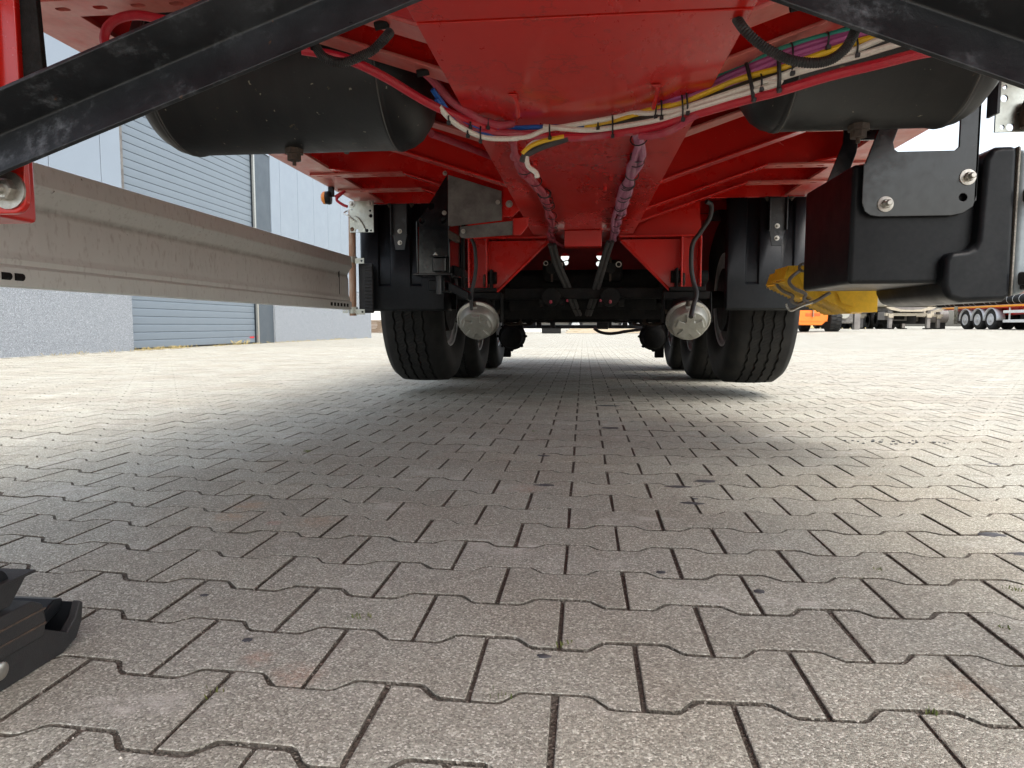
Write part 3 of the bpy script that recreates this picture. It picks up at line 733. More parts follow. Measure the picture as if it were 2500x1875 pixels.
# a rust-brown crossbar and dark crossplate in front of the first axle, valve blocks above it
tp('lift_crossbar', bx(-.47, .45, 4.10, 4.17, .60, .665), 'matte', .008)
tp('stabiliser_bar', MB().cyl((-.50, 4.2, .635), (.48, 4.2, .635), .028), 'rust_dark')
tp('crossplate', bx(-.45, .43, 4.24, 4.25, .54, .745), 'matte')
tp('axle_crossplate', bx(-.52, .50, 4.52, 4.535, .485, .80), 'matte')
for s in (-1, 1):
    v = tp('valve_block', bx(s*.17-.075, s*.17+.055, 4.16, 4.30, .70, .83), 'matte', .02)
    tp('valve_cap', MB().cyl((s*.17-.02, 4.15, .78), (s*.17-.02, 4.05, .77), .03), 'matte', parent=v)
    tp('valve_ring', MB().lathe([(.012, 0), (.017, 0), (.017, .006), (.012, .006)], (s*.17+.03, 4.15, .80), (0, -1, 0), 18, False, False), 'steel', parent=v)
    tp('valve_ring', MB().lathe([(.010, 0), (.014, 0), (.014, .006), (.010, .006)], (s*.17-.055, 4.15, .81), (0, -1, 0), 18, False, False), 'steel', parent=v)
    tp('valve_stem', bx(s*.17-.024, s*.17-.012, 4.13, 4.145, .70, .84), 'rust_dark', parent=v)
    a = tp('valve_body', MB().cyl((s*.17-.02, 4.05, .61), (s*.17-.02, 4.16, .61), .055, 20), 'matte', .006)
    tp('side_port', MB().cyl((s*.17-.085, 4.08, .58), (s*.17-.065, 4.08, .58), .028).cyl((s*.17+.03, 4.08, .58), (s*.17+.06, 4.08, .58), .028), 'matte', parent=a)
    tp('red_cap', MB().lathe([(.009, 0), (.008, .012), (.004, .018)], (s*.17-.02, 4.04, .578), (0, -1, .6), 10), 'hose_pink', parent=a)
    tp('red_cap', MB().lathe([(.007, 0), (.005, .012)], (s*.17-s*.075, 4.04, .585), (0, -1, .6), 10), 'hose_pink', parent=a)
# rear underrun bar and the brake units that show beside the far wheels
tp('underrun_bar', bx(-1.0, 1.0, 8.66, 8.72, .408, .452), 'black', .006)
for x in (-.62, .58): tp('underrun_strut', bx(x-.03, x+.03, 8.6, 8.66, .44, 1.1), 'black', .004)
for x in (-.55, -.38, .31, .50): tp('underrun_clamp', bx(x-.03, x+.03, 8.60, 8.655, .42, .52), 'matte', .008)
tp('bar_coupling', MB().cyl((.16, 8.62, .455), (.30, 8.62, .455), .055), 'matte', .01)
for s, x in ((-1, -.70), (1, .67)):
    b = tp('brake_cylinder', MB().lathe([(.06, 0), (.11, .02), (.125, .08), (.135, .09), (.135, .11), (.125, .12), (.10, .2), (.06, .22)], (x, 6.95, .35), (0, -1, -.1), 24), 'matte')
    for a in range(0, 360, 45):
        tp('clamp_bolt', MB().cyl((x + .135*cos(radians(a)), 6.80, .34+.135*sin(radians(a))), (x + .135*cos(radians(a)), 6.87, .34+.135*sin(radians(a))), .014, 8), 'matte', parent=b)
    tp('mud_flap', bx(x + s*.14-.05, x + s*.14+.05, 7.6, 7.62, .10, .5), 'rubber', .02)

# mudguards of the front axle
def mudguard(x0, x1, holes_x):
    m = MB()
    # moulded sheet: two recessed channels, rounded lower panel and a bent inner edge
    Yf = 3.92; z0, z1 = .53, 1.128
    xs = [x0]; 
    chans = [(x0+.10, x0+.178), (x0+.285, x0+.36)]
    prof = [(x0, .012), (x0+.012, 0)]
    for a, b in chans: prof += [(a, 0), (a+.007, .016), (b-.007, .016), (b, 0)]
    prof += [(x1-.05, 0), (x1-.02, .006), (x1-.004, .03), (x1, .07), (x1, .12)]
    zc = .665
    def col(z, k):   # k: depth share of the channels
        return [(x, Yf + (d*k if any(a-.001 <= x <= b+.001 for a, b in chans) else d), z) for x, d in prof]
    rows = [col(z0, 0), col(z0+.012, 0), col(zc, 0), col(zc+.016, 1), col(z1, 1)]
    rows[0] = [(x, y+.012, z) for x, y, z in rows[0]]
    n = len(prof)
    for r in rows: m.v += [Vector(p) for p in r]
    for j in range(len(rows)-1):
        for i in range(n-1): m.f.append([j*n+i, j*n+i+1, (j+1)*n+i+1, (j+1)*n+i])
    o = tp('mudguard', m, 'plastic', sharp=28)
    s = o.modifiers.new('solid', 'SOLIDIFY'); s.thickness = .005; s.offset = 1
    fr = rrect(x0+.15, x0+.375, .56, .628, .016)
    tp('panel_rim', MB().tube([(p[0], Yf-.0005, p[1]) for p in fr] + [(fr[0][0], Yf-.0005, fr[0][1])], .0042, 6, 1, False), 'plastic', parent=o)
    hx = holes_x
    br = MB().plate([(hx-.044, 1.128), (hx-.044, .955), (hx-.038, .945), (hx-.026, .872), (hx+.026, .872), (hx+.038, .945), (hx+.044, .955), (hx+.044, 1.128)], [], .006, (0, Yf-.006, 0), (1, 0, 0), (0, 0, 1))
    tp('support_strap', br, 'black', .0015, parent=o)
    for sx in (-.044, .044):
        tp('strap_flange', bx(hx+sx-.003, hx+sx+.003, Yf-.034, Yf-.006, .955, 1.128), 'black', .001, parent=o)
    for z in (.912, .976):
        tp('bolt', MB().hexbolt((hx, Yf-.006, z), (0, -1, 0), .008, .013), 'steel', parent=o)
    for x in (hx-.056, hx+.07):
        tp('top_bolt', MB().hexbolt((x, Yf-.005, 1.125), (0, -.4, -1), .009, .012), 'rust_dark', parent=o)
    # curved guard over the wheel behind the sheet
    arc = MB(); rr = .60
    for k in range(13):
        a = radians(100 - k*8.0) + pi/2 - radians(10)
        y = 4.62 + rr*cos(a)*1.15; z = min(.62 + rr*sin(a), 1.125)
        arc.v += [Vector((x0+.01, y, z)), Vector((x1-.01, y, z))]
    for k in range(12): arc.f.append([2*k, 2*k+1, 2*k+3, 2*k+2])
    c = tp('wheel_cover', arc, 'plastic_dark', parent=o); c.modifiers.new('solid', 'SOLIDIFY').thickness = .006
mudguard(-1.272, -.775, -1.04); mudguard(.765, 1.262, 1.027)

# air tanks
def tank(x0, x1, Y, z, r, plug, label=None):
    L = x1 - x0; d = .085
    prof = [(.0, 0), (r*.42, .006), (r*.72, .022), (r*.9, .048), (r*.975, .07), (r*.995, d), (r*1.0, d+.004), (r*1.012, d+.006), (r*1.012, d+.020), (r, d+.022)]
    full = prof + [(r, L/2)] + [(a, L-b) for a, b in prof[::-1]]
    t = tp('air_tank', MB().lathe(full, (x0, Y, z), (1, 0, 0), 72, False, False), 'tank', sharp=50)
    for x in (x0+d+.013, x1-d-.013):
        tp('weld_ring', MB().lathe([(r*1.006, -.003), (r*1.019, 0), (r*1.006, .003)], (x, Y, z), (1, 0, 0), 72, False, False), 'weld', parent=t)
    zb = z - r
    tp('drain_plug', MB().lathe([(.024, 0), (.024, -.014), (.018, -.015), (.018, -.030), (.005, -.030), (.005, -.042)], (plug, Y-.01, zb+.004), (0, 0, 1), 8, True, True), 'rust_dark', parent=t, sharp=20)
    return t
tl = tank(-1.112, -.372, 1.755, 1.078, .190, -.735)
tr = tank(.345, .900, 1.70, 1.078, .184, .615)
for x in (-.60, -.95): tp('tank_bracket', bx(x-.04, x+.03, 1.56, 1.60, 1.09, 1.36), 'black', .004)
tp('tank_lug', bx(-.62, -.57, 1.52, 1.56, 1.075, 1.086).box(-.62, -.612, 1.52, 1.56, 1.05, 1.075), 'rust_dark', .002)
for x in (.48, .80): tp('tank_bracket', bx(x-.035, x+.035, 1.54, 1.58, 1.16, 1.36), 'black', .004)
for (x, y, z) in ((-.565, 1.44, 1.09), (-1.0, 1.3, 1.17), (.44, 1.40, 1.08)):
    tp('bolt', MB().hexbolt((x, y, z), (0, -1, -.3), .013, .02), 'rust_dark')
tp('hose_clip', MB().hexbolt((-.70, 2.05, .98), (0, -.3, -1), .016, .02), 'galv')
tp('clip_plate', bx(-.76, -.65, 2.0, 2.09, .985, .992), 'galv', .002)

# ------------------------------------------------------------------ side guard, left
def plank_profile():
    # (offset inwards, z) of the inner face, bottom to top
    inner = [(.004, .528), (.016, .531), (.016, .570), (.010, .576), (.006, .578), (.008, .590), (.002, .603), (0, .61), (0, .69), (-.004, .702), (-.005, .712), (-.001, .722), (.012, .744), (.022, .757), (.023, .763), (.021, .770), (.018, .808), (.016, .813)]
    outer = [(x-.008, z) for x, z in inner]
    outer[-1] = (.008, .816); outer[0] = (-.004, .528)
    return inner + outer[::-1]
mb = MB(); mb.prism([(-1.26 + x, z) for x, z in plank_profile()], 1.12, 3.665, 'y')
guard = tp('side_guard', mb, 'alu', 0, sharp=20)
for y in (1.40, 1.435): tp('slot', MB().tube([(-1.2455, y-.011, .551), (-1.2455, y+.011, .551)], .0085, 10, 1), 'matte', parent=guard)
for k in range(6): tp('slot', bx(-1.2462, -1.2425, 3.35+k*.047, 3.35+k*.047+.026, .543, .560), 'matte', parent=guard)
for k in range(4): tp('slot', bx(-1.2462, -1.2425, 3.49+k*.042, 3.49+k*.042+.022, .785, .793), 'matte', parent=guard)
tp('end_seam', bx(-1.2625, -1.2585, 3.52, 3.526, .60, .742), 'matte', parent=guard)
post = tp('guard_post', MB().cyl((-1.293, 3.83, .50), (-1.288, 3.83, 1.085), .0195, 20), 'rust')
for z0, z1 in ((.512, .548), (.795, .828)):
    tp('post_band', MB().lathe([(.021, 0), (.0255, 0), (.0255, z1-z0), (.021, z1-z0)], (-1.291, 3.83, z0), (0, 0, 1), 20, False, False), 'zinc', parent=post)
    tp('band_tab', MB().plate([(0, 0), (.05, 0), (.05, .03), (0, .03)], [(.036, .015, .006)], .004, (-1.27, 3.815, z0-.006), (1, 0, 0), (0, 0, 1)), 'zinc', parent=post)
    tp('band_tab', MB().plate([(0, 0), (-.03, 0), (-.03, .03), (0, .03)], [(-.02, .015, .005)], .004, (-1.312, 3.80, z0+.002), (1, 0, 0), (0, 0, 1)), 'zinc', parent=post)
# black ribbed end cap behind the post
cap = tp('guard_end_cap', bx(-1.268, -1.185, 3.86, 3.885, .515, .795), 'plastic_dark', .006)
for k in range(14): tp('cap_rib', bx(-1.232, -1.186, 3.853, 3.861, .525+k*.019, .525+k*.019+.009), 'plastic_dark', .002, parent=cap)
zp = tp('zinc_plate', MB().plate([(-1.293, .958), (-1.157, .958), (-1.157, 1.128), (-1.293, 1.128)], [(-1.175, 1.075, .006), (-1.172, 1.047, .010), (-1.196, .967, .010), (-1.172, .968, .005), (-1.252, .967, .009), (-1.279, .975, .012), (-1.277, 1.083, .005)], .006, (0, 3.80, 0), (1, 0, 0), (0, 0, 1)), 'zinc')
for x in (-1.278, -1.178): tp('bolt', MB().hexbolt((x, 3.797, 1.113), (0, -1, 0), .0105, .012), 'steel', parent=zp)
tp('safety_wire', MB().tube([(-1.30, 3.79, 1.075), (-1.315, 3.775, 1.06), (-1.29, 3.77, 1.045), (-1.262, 3.775, 1.02)], .004, 8, 6), 'cast_bright', parent=zp)
tp('pull_cord', MB().tube([(-1.26, 3.79, 1.045), (-1.24, 3.79, 1.035), (-1.215, 3.79, 1.00), (-1.203, 3.795, .972)], .003, 6, 5), 'cast', parent=zp)
# amber marker lamp with its red cable under the side rail
lm = tp('marker_lamp', MB().lathe([(.030, 0), (.034, .01), (.030, .03)], (-1.27, 3.46, 1.085), (-1, -.15, 0), 24), 'plastic')
tp('lens', MB().lathe([(.033, 0), (.030, .012), (.018, .02), (.002, .022)], (-1.298, 3.456, 1.085), (-1, -.15, 0), 24), 'lamp_orange', parent=lm)
tp('lamp_arm', bx(-1.283, -1.255, 3.45, 3.47, 1.09, 1.139), 'plastic', .003, parent=lm)
tp('lamp_cable', MB().tube([(-1.25, 3.46, 1.09), (-1.20, 3.46, 1.115), (-1.235, 3.44, 1.075), (-1.20, 3.43, 1.045), (-1.175, 3.43, 1.035)], .007, 8, 5), 'hose_red', parent=lm)
# matching plate at the start of the right-hand guard
zr = tp('zinc_plate', MB().plate([(1.082, .956), (1.22, .956), (1.22, 1.12), (1.082, 1.12)], [(1.101, 1.043, .0095), (1.120, .968, .010), (1.100, .969, .006), (1.101, 1.072, .006)], .006, (0, 2.02, 0), (1, 0, 0), (0, 0, 1)), 'zinc')
tp('clamp_lump', MB().lathe([(.01, 0), (.024, .006), (.026, .05), (.018, .075)], (1.158, 2.0, .956), (0, 0, 1), 10), 'rust_dark', parent=zr)
tp('plate_edge', bx(1.074, 1.081, 2.0, 2.05, 1.0, 1.12), 'black', parent=zr)

# grey shields and the black support bracket beside the left hanger
before = set(o.name for o in COL.objects)
sp = tp('splash_plate', MB().prism([(-.643, .917), (-.628, .912), (-.386, .937), (-.388, 1.072), (-.641, 1.152)], 3.30, 3.304, 'y'), 'galv', .001)
tp('lower_splash_plate', MB().prism([(-.585, .862), (-.565, .857), (-.338, .871), (-.337, .936), (-.588, .912), (-.590, .872)], 3.315, 3.319, 'y'), 'galv', .001)
for (x, z, mm) in ((-.57, .888, 'steel'), (-.405, 1.02, 'steel'), (-.66, .975, 'steel'), (-.655, 1.158, 'steel')):
    tp('bolt', MB().hexbolt((x, 3.297, z), (0, -1, 0), .0065, .012), mm)
tp('bracket_ear', MB().prism([(-.384, .955), (-.335, .955), (-.30, .99), (-.30, 1.06), (-.384, 1.10)], 3.31, 3.322, 'y'), 'red', .003)
tp('ear_bolt', MB().hexbolt((-.352, 3.305, 1.012), (0, -1, 0), .010, .02), 'steel')
tp('bracket_ear', MB().prism([(-.336, .87), (-.30, .87), (-.265, .91), (-.26, .955), (-.336, .95)], 3.32, 3.33, 'y'), 'red', .003)
bb = tp('support_bracket', MB().plate([(-.810, .700), (-.664, .700), (-.664, 1.176), (-.808, .955)], [(-.745, 1.025, .017), (-.790, .955, .014), (-.685, .955, .016)], .008, (0, 3.40, 0), (1, 0, 0), (0, 0, 1)), 'black_gloss', .0015)
for (x, z) in ((-.790, .955), (-.685, .955)):
    tp('bracket_tube', MB().lathe([(.014, -.004), (.021, -.004), (.021, .06), (.014, .06)], (x, 3.40, z), (0, 1, 0), 24, False, False), 'black_gloss', parent=bb)
tp('bracket_side', bx(-.820, -.811, 3.392, 3.55, .70, .955), 'black_gloss', .003, parent=bb)
tp('bracket_side', bx(-.663, -.655, 3.40, 3.70, .70, 1.15), 'black_gloss', .003, parent=bb)
tp('bracket_base', bx(-.835, -.64, 3.375, 3.62, .690, .699), 'black_gloss', .002, parent=bb)
bp = tp('latch_box', bx(-.735, -.668, 3.36, 3.392, .705, .775), 'black_gloss', .006)
tp('latch_lid', bx(-.745, -.664, 3.355, 3.395, .776, .784), 'black_gloss', .002, parent=bp)
tp('latch_bolt', MB().hexbolt((-.72, 3.37, .785), (0, 0, 1), .008, .008), 'steel', parent=bp)
tp('slide_bar', bx(-.775, -.69, 3.44, 3.62, .615, .672), 'plastic', .006)
tp('slide_pin', MB().cyl((-.715, 3.42, .60), (-.715, 3.42, .695), .014), 'black')
tp('slide_bar', MB().prism([(-.678, .665), (-.578, .615), (-.578, .57), (-.678, .62)], 3.46, 3.60, 'y'), 'plastic', .006)
tp('guide_post', bx(-.602, -.594, 3.45, 3.49, .66, .93), 'matte', .002)
tp('guide_post', bx(-.655, -.640, 3.72, 3.76, .62, 1.0), 'matte', .002)
tp('wear_pad', MB().prism([(-.66, .91), (-.615, .885), (-.612, .855), (-.63, .85), (-.66, .87)], 3.38, 3.46, 'y'), 'rust_dark', .004)
tp('wear_pad', MB().prism([(-.655, .75), (-.60, .725), (-.60, .69), (-.655, .70)], 3.50, 3.60, 'y'), 'plastic', .004)

# these brackets sit just ahead of the third outrigger
c0 = Vector((-.6, 3.4, .95)); shift = Vector((.051, -.289, -.043))
for o in COL.objects:
    if o.name not in before:
        w = WL[o.name]; nw = c0 + (w - c0)*.915 + shift; par = o.parent
        pw = WL[par.name]; o.location = nw - pw; o.data.transform(Matrix.Scale(.915, 4))
        o['new_w'] = nw
for o in COL.objects:
    if 'new_w' in o: WL[o.name] = Vector(o['new_w'])
for o in COL.objects:
    if 'new_w' in o:
        o.location = WL[o.name] - WL[o.parent.name]; del o['new_w']
# ------------------------------------------------------------------ tool box at right on its black carrier
TB = empty('tool_box', (1.0, 2.25, .55), T)
def rb(x0, x1, z0, z1, r, y0, y1, corners=(1,1,1,1)):
    return MB().prism(rrect(x0, x1, z0, z1, r, 6, corners), y0, y1, 'y')
tp('box_body', rb(.737, 1.10, .560, .888, .012, 2.052, 2.47), 'plastic', .014, parent=TB, segs=3)
# flared outer shell: higher, lower and wider than the body, with an L-shaped step
shell = [(1.085, .94), (1.10, .951), (1.175, .955), (1.192, .945), (1.198, .90), (1.186, .60), (1.176, .558), (1.152, .532), (1.12, .528), (.80, .512)]
sh = MB(); pts = [(1.062, .885), (1.074, .912), (1.092, .920), (1.143, .921), (1.146, .520), (1.13, .509), (1.02, .506), (.985, .518), (.972, .55), (.972, .620), (.984, .642), (1.03, .648), (1.045, .655), (1.054, .675)]
sh.prism(pts, 2.018, 2.47, 'y'); tp('box_shell', sh, 'plastic', .016, parent=TB, segs=3, sharp=30)
tp('seal', MB().prism([(1.1465, .920), (1.1515, .915), (1.1515, .530), (1.1465, .522)], 2.022, 2.468, 'y'), 'foam', .001, parent=TB)
tp('box_lid', MB().prism([(1.152, .915), (1.185, .906), (1.20, .88), (1.20, .56), (1.185, .533), (1.152, .522)], 2.022, 2.468, 'y'), 'lid', .014, parent=TB, segs=3)
for z in (.79, .57):
    tp('lid_latch', bx(1.163, 1.207, 1.99, 2.03, z-.018, z+.018), 'plastic_dark', .006, parent=TB)
tp('latch_plate', MB().plate([(1.184, .578), (1.205, .578), (1.205, .605), (1.184, .605)], [], .004, (0, 1.988, 0), (1, 0, 0), (0, 0, 1)), 'cast_bright', parent=TB)
tp('latch_rim', bx(1.168, 1.225, 1.99, 2.03, .540, .552), 'plastic_dark', .004, parent=TB)
CR = tp('box_carrier', MB().plate([(.800, .742), (.990, .742), (1.02, .748), (1.045, .765), (1.052, .79), (1.052, 1.20), (1.002, 1.20), (1.002, .925), (.992, .915), (.845, .915), (.836, .922), (.832, .94), (.858, 1.02), (.872, 1.20), (.822, 1.20), (.802, 1.0), (.762, .886), (.757, .885), (.757, .78), (.765, .757), (.782, .745)], [(1.018, .790, .0105)], .008, (0, 2.034, 0), (1, 0, 0), (0, 0, 1)), 'black_gloss', .0015, parent=T)
for (x, z) in ((.818, .775), (1.027, .843)):
    tp('washer', MB().lathe([(.021, 0), (.021, .003), (.012, .004)], (x, 2.034, z), (0, -1, 0), 24), 'steel', parent=CR)
    tp('stud_nut', MB().lathe([(.0125, .003), (.0125, .014), (.0105, .016)], (x, 2.034, z), (0, -1, 0), 6).lathe([(.008, .016), (.008, .030), (.006, .032)], (x, 2.034, z), (0, -1, 0), 12), 'steel', parent=CR, sharp=25)
tp('carrier_flange', bx(1.046, 1.053, 2.034, 2.10, .78, 1.20), 'black_gloss', .001, parent=CR)
RC = tp('rear_carrier', MB().prism([(.80, .90), (.86, .90), (.90, 1.02), (.915, 1.18), (.86, 1.18), (.855, 1.05)], 2.48, 2.488, 'y'), 'black_gloss', .0015)
tp('rear_carrier_arm', bx(.858, .97, 2.485, 2.493, 1.06, 1.13), 'black_gloss', parent=RC)
tp('carrier_bolt', MB().hexbolt((.87, 2.30, .905), (0, -1, .2), .012, .015), 'steel', parent=RC)

# ------------------------------------------------------------------ landing legs and their angle-iron braces
def angle_iron(p0, p1, L=.068, th=.006, tilt=0):
    """two legs: one leaning back and down, one back and up"""
    p0 = Vector(p0); p1 = Vector(p1); d = (p1-p0).normalized()
    b = radians(20+tilt)
    perp_z = Vector((0, 0, 1)) - d*d.z; perp_z.normalize()
    l1 = Vector((0, -sin(b), 0)) - perp_z*cos(b)        # leg that hangs down, its face towards the front
    l2 = Vector((0, -cos(b), 0)) + perp_z*sin(b)        # leg that points forward
    n1 = -l2; n2 = -l1
    sec = [Vector((0, 0, 0)), l1*L, l1*L + l2*th, l1*th*1.6 + l2*th, (l1+l2)*th*1.15, l1*th + l2*th*1.6, l2*L + l1*th, l2*L]
    mb = MB(); m = len(sec); mb.v = [p + q for p in (p0, p1) for q in sec]
    mb.f = [list(range(m))[::-1], [m+i for i in range(m)]] + [[i, (i+1) % m, m+(i+1) % m, m+i] for i in range(m)]
    return mb
BRL0, BRL1 = (-.884, 1.0, .731), (-.427, 1.0, .888)
BRR0, BRR1 = (.565, 1.0, .811), (.413, 1.0, .870)
def brace(pa, pb, t0, t1):
    pa = Vector(pa); pb = Vector(pb); return angle_iron(pa + (pb-pa)*t0, pa + (pb-pa)*t1, .072, .007)
tp('leg_brace', brace(BRL0, BRL1, -.28, 1.47), 'black', .0016)
tp('leg_brace', brace(BRR0, BRR1, -2.5, 2.2), 'black', .0016)
def landing_leg(s):
    x0 = s*.858
    leg = tp('landing_leg', bx(min(s*.945, s*1.06), max(s*.945, s*1.06), 1.03, 1.14, .62, 1.36), 'red', .008)
    xa, xb = sorted((x0, x0 + s*.11))
    fl = rrect(xa, xb, .617, 1.33, .022, 5)
    tp('leg_flange', MB().prism(fl, 1.012, 1.024, 'y'), 'red', .003, parent=leg)
    tp('flange_rib', bx(x0+s*.012-.004 if s > 0 else x0-.040, x0+.020 if s > 0 else x0-.032, .999, 1.011, .70, 1.33), 'red', .003, parent=leg)
    tp('flange_bolt', MB().hexbolt((x0+s*.027, 1.012, .652), (0, -1, 0), .0175, .018), 'steel', parent=leg)
    tp('rubber_strip', MB().prism([(x0-s*.001, 1.30), (x0-s*.010, 1.30), (x0-s*.036, .79), (x0-s*.001, .79)], 1.02, 1.03, 'y'), 'matte', .001, parent=leg)
    tp('inner_tube', bx(min(x0+s*.03, x0+s*.12), max(x0+s*.03, x0+s*.12), 1.01, 1.11, .10, .62) if False else bx(min(s*.83, s*.91), max(s*.83, s*.91), .74, .82, .13, .62), 'plastic_dark', .006, parent=leg)
    # foot: a folded sole with turned-up ends, pivot block and yoke
    X0, X1 = sorted((s*.70, s*.92))
    def yz(pts, a, b, mm, bv, nm, **k): return tp(nm, MB().prism(pts, a, b, 'x'), mm, bv, parent=leg, **k)
    sole = [(.63, .004), (.70, -.0), (.845, -.0), (.872, .010), (.884, .030), (.888, .055), (.882, .060), (.872, .040), (.855, .026), (.82, .045), (.80, .058), (.66, .058), (.63, .035), (.60, .026), (.588, .060), (.582, .055), (.588, .03), (.60, .01)]
    if s < 0: yz([(p, max(q, .0005)) for p, q in sole], X1-.012, X1, 'plastic_dark', .002, 'foot_side')
    yz([(p, max(q, .0005)) for p, q in sole], X0, X0+.012, 'plastic_dark', .002, 'foot_side')
    yz([(.60, .001), (.845, .001), (.872, .010), (.884, .030), (.888, .055), (.884, .057), (.876, .032), (.866, .016), (.845, .007), (.60, .007)], X0+.012, X1-.012, 'plastic', .001, 'foot_sole')
    yz([(.842, .030), (.886, .046), (.888, .060), (.872, .064), (.838, .048)], X0+.03, X1-.03, 'plastic', .003, 'toe_roll')
    xs0, xs1 = (X0+.014, X1+.004)
    yz([(.56, .040), (.812, .040), (.816, .062), (.812, .084), (.795, .094), (.56, .094)], xs0, xs1, 'plastic_dark', .003, 'pivot_block')
    for z in (.058, .077):
        tp('block_line', bx(xs1, xs1+.0012, .56, .814, z-.0012, z+.0012), 'rust_dark', parent=leg)
    yz([(.66, .096), (.772, .096), (.800, .126), (.66, .126)], xs0+.02, xs1-.01, 'plastic_dark', .002, 'yoke')
    tp('yoke_lip', bx(xs0+.015, xs1-.004, .645, .808, .127, .131), 'plastic_dark', .001, parent=leg)
    tp('pivot_pin', MB().cyl((xs0+.02, .752, .126), (xs1-.012, .752, .126), .022, 20), 'plastic', parent=leg)
    tp('pin_head', MB().lathe([(.011, 0), (.011, .004), (.008, .006)], (X1 if s < 0 else X0, .742, .028), (-s, 0, 0), 20), 'cast_bright', parent=leg)
    return leg
landing_leg(-1); landing_leg(1)

